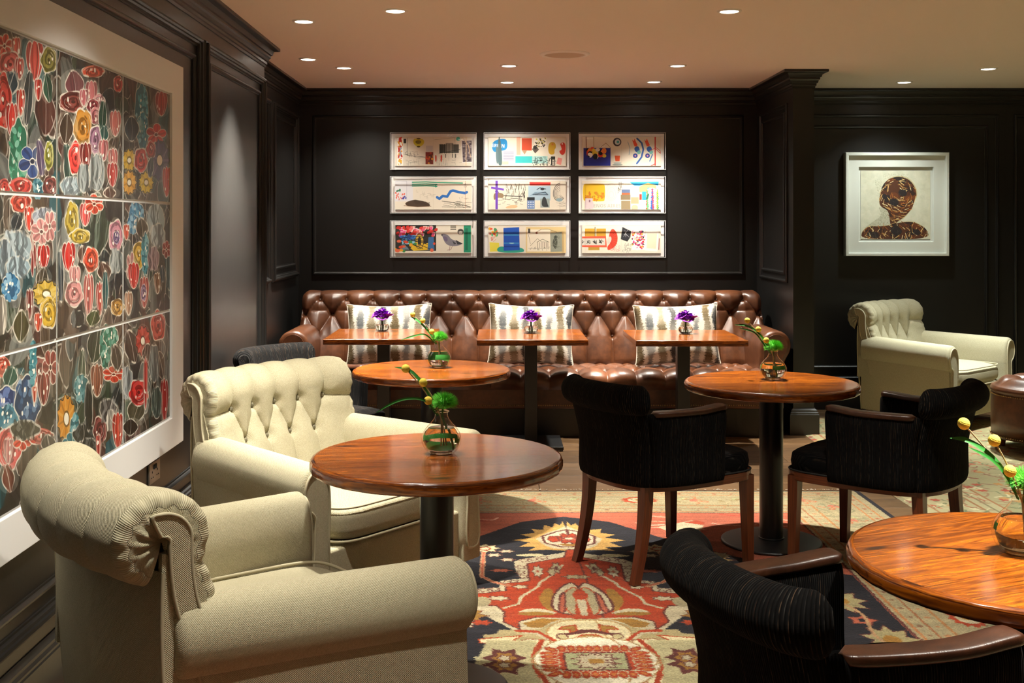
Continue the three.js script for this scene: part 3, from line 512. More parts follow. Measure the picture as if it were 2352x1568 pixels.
// ---------------------------------------------------------------- glass vases with flowers
const bulb = [[0.034, 0], [0.044, 0.004], [0.058, 0.022], [0.0635, 0.042], [0.061, 0.060], [0.050, 0.080], [0.034, 0.098], [0.0235, 0.112], [0.0205, 0.124], [0.0215, 0.131], [0.0245, 0.134]];
const bulbCurve = polyline(bulb, 80), bulbPts = []; for (let i = 0; i <= 48; i++) { const q = bulbCurve.at(i / 48 * bulbCurve.total); bulbPts.push([q[0], q[1]]); }
const radiusAt = (y) => { for (let i = 1; i < bulbPts.length; i++) if (bulbPts[i][1] >= y) return lerp(bulbPts[i - 1][0], bulbPts[i][0], (y - bulbPts[i - 1][1]) / (bulbPts[i][1] - bulbPts[i - 1][1] || 1)); return 0.02; };
const bulbGeo = lathe(bulbPts, 64), footGeo = lathe([[0, 0.0005], [0.033, 0.0005], [0.036, 0.003], [0.036, 0.008], [0.030, 0.011], [0, 0.010]], 48);
const lipGeo = new THREE.TorusGeometry(0.0245, 0.0016, 10, 48).translate(0, 0, -0.134);
function waterGeo(level) { const pts = [[0, 0.0125]]; for (let y = 0.013; y <= level; y += 0.004) pts.push([radiusAt(y) - 0.0075, y]); pts.push([radiusAt(level) - 0.0075, level], [0, level]); return lathe(pts, 56); }
function coil(turns, y0, y1, w, tilt, ph, r = 0.0045) { // a strap leaf wound inside the glass
  return grid(90, 2, (u, v) => { const a = ph + u * turns * 2 * Math.PI, y = clamp(lerp(y0, y1, u) + tilt * Math.sin(a) + (v - 0.5) * w, 0.014, 0.1), R = radiusAt(y) - r; return [R * Math.cos(a), y, R * Math.sin(a)]; });
}
function ribbon(pts, w, n = 40) { // blade of grass: flat strap tapering to a tip
  const c = new THREE.CatmullRomCurve3(pts.map((p) => V3(...p))), up = V3(0.25, 0.35, 1).normalize();
  return grid(n, 2, (u, v) => { const p = c.getPoint(u), tg = c.getTangent(u), side = up.clone().cross(tg).normalize(), nn = tg.clone().cross(side), k = w * Math.min(1, (1 - u) * 4.5) ** 0.7 * Math.min(1, 0.55 + u * 2), q = p.addScaledVector(side, (v - 0.5) * k).addScaledVector(nn, (Math.abs(v - 0.5)) * k * 0.3); return [q.x, q.y, q.z]; });
}
function pompom(rx, ry, n, s) { // a tuft of fine green filaments
  seed(s); const list = [], base = new THREE.ConeGeometry(0.0007, 1, 3, 1, true); base.translate(0, 0.5, 0);
  for (let i = 0; i < n; i++) {
    const y = rr(-0.45, 1), a = rr(0, 6.283), h = Math.sqrt(Math.max(0, 1 - y * y)), dir = V3(h * Math.cos(a) * rx, y * ry, h * Math.sin(a) * rx), L = dir.length() * rr(0.5, 0.62), g = base.clone();
    g.scale(rr(0.9, 1.5), L, rr(0.9, 1.5)); const d = dir.clone().normalize().add(V3(rr(-0.22, 0.22), rr(-0.12, 0.3), rr(-0.22, 0.22))).normalize();
    g.applyQuaternion(new THREE.Quaternion().setFromUnitVectors(V3(0, 1, 0), d)); g.translate(dir.x * 0.45, dir.y * 0.45, dir.z * 0.45); list.push(g);
  }
  const core = new THREE.SphereGeometry(1, 20, 14); core.scale(rx * 0.55, ry * 0.5, rx * 0.55); list.push(core);
  return merge(list);
}
const billyGeo = (() => { const g = new THREE.SphereGeometry(0.0135, 44, 34), p = g.attributes.position, dots = []; for (let i = 0; i < 150; i++) { const y = 1 - 2 * (i + 0.5) / 150, a = i * 2.399963, h = Math.sqrt(1 - y * y); dots.push(V3(h * Math.cos(a), y, h * Math.sin(a))); } const v = V3(); for (let i = 0; i < p.count; i++) { v.fromBufferAttribute(p, i).normalize(); let m = 0; for (const q of dots) m = Math.max(m, q.dot(v)); const k = 0.0135 * (0.93 + 0.07 * sstep(0.98, 1, m)); p.setXYZ(i, v.x * k, v.y * k * 1.04, v.z * k); } g.computeVertexNormals(); return g; })();
const mossGeos = [pompom(0.050, 0.038, 1100, 501), pompom(0.047, 0.037, 1000, 502)];
// balls: where the three yellow heads stand above the vase foot (x, y, z); leaf: blades
const ARRANGE = [
  { where: 'by the cream armchairs', x: -0.172, d: 3.63, level: 0.082, moss: [0.008, 0.160, 0], balls: [[-0.116, 0.268, -0.02], [-0.058, 0.226, 0.0], [-0.041, 0.171, 0.02]], blades: [[[-0.01, 0.12, 0], [-0.03, 0.17, 0], [-0.062, 0.222, -0.01], [-0.105, 0.262, -0.02], [-0.155, 0.272, -0.03]], [[-0.012, 0.12, 0.01], [-0.05, 0.172, 0.03], [-0.105, 0.182, 0.05], [-0.155, 0.168, 0.06], [-0.203, 0.140, 0.07]]], coils: [[1.05, 0.05, 0.035, 0.014, 0.018, 0.4], [0.7, 0.07, 0.03, 0.012, -0.022, 2.2]], scale: 1, tilt: [0.03, 0.002] },
  { where: 'by the grey chair', x: -0.288, d: 5.80, level: 0.085, moss: [0.004, 0.153, 0], balls: [[-0.135, 0.270, -0.02], [-0.082, 0.240, 0.0], [-0.035, 0.186, 0.02]], blades: [[[-0.01, 0.12, 0], [-0.05, 0.18, 0], [-0.10, 0.232, -0.01], [-0.150, 0.262, -0.02]], [[-0.012, 0.12, 0.01], [-0.07, 0.172, 0.04], [-0.12, 0.168, 0.06], [-0.19, 0.148, 0.08]]], coils: [[0.75, 0.056, 0.05, 0.024, 0.008, 3.4]], scale: 1, tilt: [0, 0] },
  { where: 'between two black chairs', x: 1.316, d: 5.36, level: 0.078, moss: [0.003, 0.152, 0], balls: [[-0.117, 0.276, -0.02], [-0.069, 0.236, 0.0], [-0.036, 0.186, 0.02]], blades: [[[-0.01, 0.12, 0], [-0.04, 0.18, 0], [-0.075, 0.225, -0.01], [-0.125, 0.252, -0.02], [-0.178, 0.255, -0.03]], [[-0.012, 0.12, 0.01], [-0.05, 0.172, 0.01], [-0.092, 0.222, 0.02], [-0.170, 0.246, 0.03]]], coils: [[0.8, 0.060, 0.056, 0.018, 0.004, 3.1], [0.5, 0.068, 0.066, 0.008, 0.004, 3.3]], scale: 1, tilt: [0, 0] },
  { where: 'by the lone black chair', x: 1.178, d: 2.53, level: 0.078, moss: [0.010, 0.158, 0], balls: [[-0.122, 0.284, -0.02], [-0.062, 0.250, 0.0], [-0.036, 0.186, 0.02]], blades: [[[-0.01, 0.12, 0], [-0.04, 0.18, 0], [-0.075, 0.222, -0.01], [-0.12, 0.248, -0.02], [-0.150, 0.250, -0.03]], [[-0.012, 0.12, 0.01], [-0.04, 0.172, 0.01], [-0.078, 0.212, 0.02], [-0.130, 0.240, 0.02]]], coils: [[0.8, 0.058, 0.058, 0.016, 0.003, 3.1]], scale: 1, tilt: [0, 0] },
];

const TT = 0.7505 + RUG, TQ = 0.7505;
ARRANGE.forEach((A, i) => {
  const v = thing('bulb_vase', 'round clear glass bulb vase ' + A.where, 'vase', A.x, TT, A.d, 0, 'glass bulb vases');
  mesh('glass_bulb', bulbGeo, M.glass, v); mesh('lip', lipGeo, M.glassThick, v).rotation.x = Math.PI / 2; mesh('glass_foot', footGeo, M.glassThick, v); mesh('water', waterGeo(A.level), M.water, v);
  A.coils.forEach(([t, y0, y1, w, ti, ph]) => { const c = thing('strap_leaf', 'green strap leaf wound inside the glass vase ' + A.where, 'leaf', A.x, TT, A.d, 0, 'strap leaves coiled in vases'); mesh('leaf_blade', coil(t, y0, y1, w, ti, ph), M.blade, c); });
  const f = thing('green_dianthus', 'bright green mossy pompom flower in the vase ' + A.where, 'flower', A.x, TT, A.d, i * 1.3, 'green pompom flowers');
  const hd = mesh('flower_head', mossGeos[i % 2], M.moss, f); hd.position.set(A.moss[0], A.moss[1], A.moss[2]);
  const lean = i === 0 ? [0.034, 0.02, 0.012] : [0.012, 0.02, 0.01];
  mesh('stem', tube([[lean[0], lean[1], lean[2]], [lean[0] * 0.5, 0.08, 0.004], [A.moss[0] * 0.4, 0.12, 0], [A.moss[0], A.moss[1], 0]], 0.0035, 20, 8), M.greenStem, f);
  f.rotation.y = 0;
  A.balls.forEach(([x, y, z], k) => {
    const b = thing('billy_button', ['topmost', 'middle', 'lowest'][k] + ' yellow ball flower leaning from the vase ' + A.where, 'flower', A.x, TT, A.d, 0, 'yellow ball flowers');
    const h = mesh('flower_head', billyGeo, M.billy, b); h.position.set(x, y, z); h.rotation.z = 0.5;
    mesh('stem', tube([[0.012 - k * 0.006, 0.03, 0.006 * k], [-0.002, 0.115, 0.004], [x * 0.45, lerp(0.12, y, 0.5), z * 0.5], [x, y, z]], 0.0019, 26, 7), M.stem, b);
  });
  A.blades.forEach((pts, k) => { const b = thing('grass_blade', (k ? 'lower' : 'upper') + ' slender green grass blade arching from the vase ' + A.where, 'leaf', A.x, TT, A.d, 0, 'grass blades in vases'); mesh('leaf_blade', ribbon(pts, k ? 0.008 : 0.011), M.blade, b); });
});
// small ribbed vases with purple roses on the square tables
const ribPts = [[0.020, 0], [0.030, 0.003], [0.037, 0.020], [0.037, 0.036], [0.030, 0.054], [0.019, 0.070], [0.0135, 0.080], [0.0135, 0.088], [0.016, 0.092]], ribC = polyline(ribPts, 60);
const ribGeo = grid(120, 30, (u, v) => { const q = ribC.at(v * ribC.total), a = u * 2 * Math.PI, r = q[0] * (1 + 0.06 * Math.abs(Math.cos(a * 8)) * sstep(0.092, 0.05, q[1])); return [r * Math.cos(a), q[1], r * Math.sin(a)]; });
const ribWater = lathe([[0, 0.006], [0.029, 0.006], [0.035, 0.022], [0.035, 0.036], [0.030, 0.048], [0, 0.048]], 40), ribFoot = lathe([[0, 0.0005], [0.021, 0.0005], [0.024, 0.003], [0.022, 0.005], [0, 0.005]], 36);
function roseGeo(s) {
  seed(s); const list = [];
  for (let k = 0; k < 17; k++) { const ring = k < 4 ? 0 : k < 9 ? 1 : 2, a = k * 2.4 + rr(-0.2, 0.2), R = [0.006, 0.013, 0.020][ring] * rr(0.9, 1.15), H = [0.020, 0.019, 0.016][ring] * rr(0.9, 1.1), curl = [0.1, 0.55, 1.15][ring], span = [1.5, 1.2, 1.15][ring];
    list.push(grid(10, 8, (u, v) => { const th = a + (u - 0.5) * span * (0.6 + 0.5 * v), out = R * (0.45 + 0.55 * Math.sin(v * 1.57)) + curl * 0.010 * v * v * v, y = H * (v - 0.25 * curl * v * v * v) - 0.008 * ring * 0.5 - Math.abs(u - 0.5) * 0.006 * v + 0.0012 * Math.sin(u * 14 + k); return [out * Math.cos(th), y, out * Math.sin(th)]; })); }
  const core = new THREE.SphereGeometry(0.012, 14, 10); core.scale(1, 0.8, 1); core.translate(0, 0.003, 0); list.push(core);
  return merge(list);
}
const roses = [roseGeo(601), roseGeo(602), roseGeo(603)];
[['on the left square table', -0.787, 7.90], ['on the middle square table', 0.247, 7.76], ['on the right square table', 1.300, 7.72]].forEach(([where, x, d], i) => {
  const Q = 1.36, v = thing('ribbed_vase', 'small ribbed glass vase of purple roses ' + where, 'vase', x, TQ, d, 0, 'ribbed vases'); v.scale.set(Q, 0.96, Q);
  mesh('glass_body', ribGeo, M.glass, v); mesh('water', ribWater, M.water, v); mesh('glass_foot', ribFoot, M.glassThick, v);
  [[-0.026, 0.084, 0.008, 0.5], [0.024, 0.082, 0.014, -0.45], [0.0, 0.098, -0.006, 0.0], [0.004, 0.078, 0.028, 0.1], [0.0, 0.080, -0.028, 0]].forEach(([dx, dy, dz, tl], k) => {
    const r = thing('purple_rose', 'deep purple rose bloom in the ribbed vase ' + where, 'flower', x, TQ, d, 0, 'purple roses ' + where); r.scale.setScalar(Q);
    const h = mesh('bloom', roses[k % 3], M.purple, r); h.position.set(dx, dy, dz); h.rotation.set(dz * 16, k * 1.7, -dx * 18); h.scale.setScalar(1.12);
    mesh('stem', tube([[dx * 0.3, 0.01, dz * 0.2], [dx * 0.1, 0.045, 0], [dx * 0.3, 0.065, dz * 0.3], [dx, dy, dz]], 0.0018, 14, 6), M.greenStem, r);
  });
});
// ---------------------------------------------------------------- long buttoned leather sofa
{
  const X0 = -1.475, X1 = 2.035, t = thing('leather_sofa', 'long deep buttoned brown leather sofa filling the alcove', 'sofa', (X0 + X1) / 2, 0, 7.94), W = X1 - X0, cx = (X0 + X1) / 2;
  // local: x from -W/2 to W/2, z = -(depth - 7.85), the front of the sofa at z = 0
  const bp = [[-0.56, 0.42], [-0.585, 0.52], [-0.63, 0.64], [-0.675, 0.74], [-0.705, 0.80]];
  for (let a = -15; a <= 200; a += 18) bp.push([-0.835 + 0.118 * Math.cos(a * Math.PI / 180), 0.860 + 0.118 * Math.sin(a * Math.PI / 180)]);
  const prof = polyline(bp, 220), L = prof.total, sy = (y) => { for (let s = 0; s < L; s += 0.002) if (prof.at(s)[1] > y) return s; return L; };
  const r1 = sy(0.925), r2 = sy(0.815), r3 = sy(0.655), P = 0.2029, n = 17, cr = [], bt = [];
  for (let i = -9; i <= 9; i++) { const a = i * P, b = a + P / 2; cr.push([a, r1, a, L], [a, r1, b, r2], [a, r1, b - P, r2], [b, r2, a, r3], [b, r2, a + P, r3], [a, r3, a, 0]); if (Math.abs(a) < W / 2 - 0.02) bt.push([a, r1], [a, r3]); if (Math.abs(b) < W / 2 - 0.02) bt.push([b, r2]); }
  const near = (s) => { const k = Math.round(s / (P / 2)); return k; };
  const crB = new Map(); const pick = (s) => { const k = near(s); if (!crB.has(k)) crB.set(k, tuft(cr.filter((c) => Math.min(Math.abs(c[0] - k * P / 2), Math.abs(c[2] - k * P / 2)) < P * 1.2), bt.filter((c) => Math.abs(c[0] - k * P / 2) < P * 1.2), 0.036, 0.085, 0.034, 0.022)); return crB.get(k); };
  const back = mesh('backrest', grid(760, 110, (u, v) => {
    const x = lerp(-W / 2, W / 2, u), s = v * L, [z, y, nz, ny] = prof.at(s), e = Math.min(x + W / 2, W / 2 - x), end = 0.03 * (1 - Math.min(1, e / 0.05)) ** 2, h = pick(x)(x, s) * lerp(0.4, 1, sstep(0, 0.06, s)) * (1 - 0.80 * sstep(r1 - 0.02, r1 + 0.11, s)) - end, wr = 0.35 * 0.35;
    const fwd = 0.13 * sstep(0.22, 0, e) * sstep(0.98, 0.5, y);
    return [x, y + ny * h, z + nz * h + fwd, x, s];
  }), M.leather, t);
  for (const [x, s] of bt) { const [z, y, nz, ny] = prof.at(s), g = new THREE.SphereGeometry(0.011, 12, 8); const b = mesh('button', g, M.leather, back); b.position.set(x, y - ny * 0.022, z - nz * 0.022); }
  // buttoned seat with a rolled front edge
  const sp = [[-0.60, 0.425], [-0.40, 0.435], [-0.20, 0.440], [-0.05, 0.438], [0.005, 0.425], [0.030, 0.395], [0.030, 0.36], [0.018, 0.335]], sprof = polyline(sp, 120), SLn = sprof.total;
  const rows = [0.14, 0.30, 0.46].map((q) => q), sc = [], sb = [];
  for (let i = -9; i <= 9; i++) { const a = i * P, b = a + P / 2; sc.push([a, 0, b, rows[0]], [a + P, 0, b, rows[0]], [b, rows[0], a, rows[1]], [b, rows[0], a + P, rows[1]], [a, rows[1], b, rows[2]], [a + P, rows[1], b, rows[2]], [b, rows[2], b, SLn]); sb.push([b, rows[0]], [a, rows[1]], [b, rows[2]]); }
  const sM = new Map(), sPick = (s) => { const k = near(s); if (!sM.has(k)) sM.set(k, tuft(sc.filter((c) => Math.min(Math.abs(c[0] - k * P / 2), Math.abs(c[2] - k * P / 2)) < P * 1.2), sb.filter((c) => Math.abs(c[0] - k * P / 2) < P * 1.2), 0.034, 0.085, 0.018, 0.024)); return sM.get(k); };
  const seat = mesh('seat', grid(700, 70, (u, v) => { const x = lerp(-W / 2 + 0.01, W / 2 - 0.01, u), s = v * SLn, [z, y, nz, ny] = sprof.at(s), h = sPick(x)(x, s) * sstep(SLn, SLn - 0.09, s); return [x, y - ny * h, z - nz * h, x, s]; }), M.leather, t);
  for (const [x, s] of sb) if (Math.abs(x) < W / 2 - 0.05) { const [z, y] = sprof.at(s); const b = mesh('button', new THREE.SphereGeometry(0.013, 12, 8), M.leather, seat); b.position.set(x, y - 0.006, z); }
  // rolled arms
  const sec = smoothClosed([[-0.09, 0.36], [-0.10, 0.52], [-0.095, 0.64], [-0.06, 0.715], [0.0, 0.742], [0.06, 0.725], [0.10, 0.67], [0.10, 0.60], [0.075, 0.545], [0.06, 0.50], [0.06, 0.30], [0, 0.27]], 70);
  for (const sg of [-1, 1]) {
    const arm = mesh('arm', sectionSweep(sec, -0.66, -0.055, (z, a, v) => [sg * (W / 2 - 0.055 + a * 1.1), v, z], 0.03), M.leather, t);
    const inner = shrunk(sec, 0.028), fs = new THREE.Shape(); inner.forEach(([a, v], i) => { const x = sg * (W / 2 - 0.055 + a * 1.1); i ? fs.lineTo(x, v) : fs.moveTo(x, v); });
    const fg = new THREE.ExtrudeGeometry(fs, { depth: 0.008, bevelEnabled: true, bevelSize: 0.003, bevelThickness: 0.003, bevelSegments: 2 }); fg.translate(0, 0, -0.062);
    mesh('arm_facing', boxUV(fg), M.leather, arm);
  }
  // frame front with a row of nail heads, black plinth
  mesh('front_panel', boxUV(new RoundedBoxGeometry(W - 0.02, 0.20, 0.06, 3, 0.012).translate(0, 0.30, -0.02)), M.leather, t);
  mesh('body', boxUV(new THREE.BoxGeometry(W - 0.04, 0.26, 0.80).translate(0, 0.27, -0.45)), M.leather, t);
  const nails = [], ng = new THREE.SphereGeometry(0.0055, 8, 5, 0, 6.284, 0, 1.571); ng.rotateX(Math.PI / 2);
  for (let x = -W / 2 + 0.03; x < W / 2 - 0.02; x += 0.0155) nails.push(ng.clone().translate(x, 0.226, 0.0095));
  const nh = mesh('nail_heads', merge(nails), M.brass, t); nh.userData.kind = 'stuff';
  mesh('plinth', boxUV(new THREE.BoxGeometry(W - 0.02, 0.205, 0.80).translate(0, 0.1025, -0.42)), M.paint, t);
}
// ---------------------------------------------------------------- striped cushions
function pillowGeo(w, h, T) {
  const f = (u, v, sg) => { const a = u * 2 - 1, b = v * 2 - 1, k = (1 - Math.abs(a) ** 2.6) * (1 - Math.abs(b) ** 2.6), x = a * w / 2 * (1 - 0.055 * (1 - b * b) * Math.abs(a)), y = b * h / 2 * (1 - 0.09 * (1 - a * a) * Math.abs(b)); return [x, y, sg * T * Math.max(0, k) ** 0.52 + 0.004 * Math.sin(a * 9) * Math.sin(b * 7) * k, u, v]; };
  return merge([grid(48, 36, (u, v) => f(u, v, 1)), grid(48, 36, (u, v) => f(u, v, -0.8), 1, 1, true)]);
}
const pillow = pillowGeo(0.62, 0.44, 0.10);
[['striped fur cushion leaning on the sofa behind the left square table', -0.775, 8.30, 0.02], ['striped fur cushion leaning on the sofa behind the middle square table', 0.262, 8.28, -0.03], ['striped fur cushion leaning on the sofa behind the right square table', 1.325, 8.26, 0.04]].forEach(([l, x, d, a]) => {
  const t = thing('striped_cushion', l, 'cushion', x, 0.690, d, a, 'striped sofa cushions'); t.rotation.order = 'YXZ'; t.rotation.x = -0.16; t.rotation.z = a * 0.6;
  const c = mesh('cover', pillow, M.ikat, t);
  const pts = []; for (let i = 0; i < 60; i++) { const q = i / 60 * 4, s = Math.floor(q), k = (q - s) * 2 - 1, [p, r] = [[k, -1], [1, k], [-k, 1], [-1, -k]][s]; pts.push([p * 0.31 * (1 - 0.055 * (1 - r * r) * Math.abs(p)), r * 0.22 * (1 - 0.09 * (1 - p * p) * Math.abs(r)), 0]); }
  mesh('seam', tube(pts, 0.004, 150, 6, true), M.fringe, t);
});
// ---------------------------------------------------------------- leather ottoman by the far rug
{
  const t = thing('leather_ottoman', 'round worn brown leather ottoman with nail trim', 'ottoman', 3.60, RUG, 7.42);
  const bt = [[0, 0]]; for (let i = 0; i < 6; i++) bt.push([0.15 * Math.cos(i * 1.0472), 0.15 * Math.sin(i * 1.0472)]);
  const cr = []; for (let i = 1; i <= 6; i++) { cr.push([0, 0, ...bt[i]], [...bt[i], ...bt[i % 6 + 1]], [...bt[i], bt[i][0] * 2.4, bt[i][1] * 2.4]); }
  const tf = tuft(cr, bt, 0.026, 0.07, 0.014, 0.02);
  const top = mesh('seat_top', grid(96, 40, (u, v) => { const a = u * 2 * Math.PI, k = v < 0.75 ? v / 0.75 : 1, r = 0.315 * k, x = r * Math.cos(a), z = r * Math.sin(a), fall = v < 0.75 ? 0 : (v - 0.75) / 0.25, h = tf(x, z) * (1 - sstep(0.7, 1, k)); const rx = r + 0.012 * Math.sin(fall * Math.PI); return [rx * Math.cos(a), 0.455 + h - 0.03 * sstep(0.75, 1, k) - fall * 0.05, rx * Math.sin(a), x, z + fall * 0.06]; }, 1, 1, true), M.leather, t);
  bt.forEach(([x, z]) => { const b = mesh('button', new THREE.SphereGeometry(0.011, 12, 8), M.leather, top); b.position.set(x, 0.449, z); });
  const side = lathe([[0.318, 0.385], [0.322, 0.30], [0.323, 0.2], [0.320, 0.09], [0, 0.09]], 96), suv = side.attributes.uv; for (let i = 0; i < suv.count; i++) suv.setXY(i, suv.getX(i) * 2.02, side.attributes.position.getY(i));
  mesh('body', side, M.leather, t);
  for (const y of [0.372, 0.105]) { const ns = [], g = new THREE.SphereGeometry(0.005, 8, 5); for (let i = 0; i < 130; i++) { const a = i / 130 * 6.2832; ns.push(g.clone().translate(0.323 * Math.cos(a), y, 0.323 * Math.sin(a))); } mesh('nail_trim', merge(ns), M.brass, t).userData.kind = 'stuff'; }
  for (let i = 0; i < 4; i++) { const a = 0.785 + i * 1.5708, f = mesh('foot', lathe([[0, 0], [0.020, 0], [0.028, 0.09], [0, 0.09]], 16), M.walnut, t); f.position.set(0.27 * Math.cos(a), 0, 0.27 * Math.sin(a)); }
}
// ---------------------------------------------------------------- seats in place
const arm0 = makeArmchair(), CHAIRS = [
  ['cream tufted armchair facing the leather sofa across the dark round table', -0.697, 3.00, 0.80, 0.60],
  ['cream tufted armchair next to the pinstriped chair, facing away from the sofa', -0.695, 4.605, 0.785, -0.62],
  ['cream tufted armchair under the match portrait by the far wall', 3.25, 8.53, 0.66, -0.75]];
CHAIRS.forEach(([l, x, d, fx, fd], i) => { const o = i ? copyOf(arm0, l, x, 0, d, facing(fx, fd)) : arm0; tag(o, l, 'armchair', 'cream armchairs'); o.position.set(x, RUG, -d); o.rotation.set(0, facing(fx, fd), 0); });
const tub0 = makeTubChair(), TUBS = [
  ['black corduroy tub chair standing over the dark medallion of the red rug', 0.704, 4.98, 0.84, 0.54],
  ['black corduroy tub chair backing onto the pale far rug', 1.70, 4.90, -0.735, 0.678],
  ['lone black corduroy tub chair drawn up to a round table by itself', 0.757, 2.35, 0.944, 0.33],
  ['pinstriped dark grey tub chair by the dark wall panel near the sofa', -0.985, 6.02, 0.776, -0.63]];
TUBS.forEach(([l, x, d, fx, fd], i) => { const o = i ? copyOf(tub0, l, x, 0, d, facing(fx, fd)) : tub0; tag(o, l, 'chair', 'corduroy tub chairs'); o.position.set(x, RUG, -d); o.rotation.set(0, facing(fx, fd), 0); });
// ---------------------------------------------------------------- drawing helpers (print and weave patterns, laid out in metres on their own surface)
function smoothPath(g, p) { const n = p.length; g.beginPath(); g.moveTo((p[n - 1][0] + p[0][0]) / 2, (p[n - 1][1] + p[0][1]) / 2); for (let i = 0; i < n; i++) { const q = p[(i + 1) % n]; g.quadraticCurveTo(p[i][0], p[i][1], (p[i][0] + q[0]) / 2, (p[i][1] + q[1]) / 2); } g.closePath(); }
function hardPath(g, p) { g.beginPath(); p.forEach(([x, y], i) => (i ? g.lineTo(x, y) : g.moveTo(x, y))); g.closePath(); }
const hex = (c) => [parseInt(c.slice(1, 3), 16), parseInt(c.slice(3, 5), 16), parseInt(c.slice(5, 7), 16)], css = (c) => `rgb(${c.map((x) => Math.round(clamp(x, 0, 255))).join(',')})`;
const tone = (c, k) => css(k < 1 ? hex(c).map((x) => x * k) : hex(c).map((x) => lerp(x, 255, k - 1)));

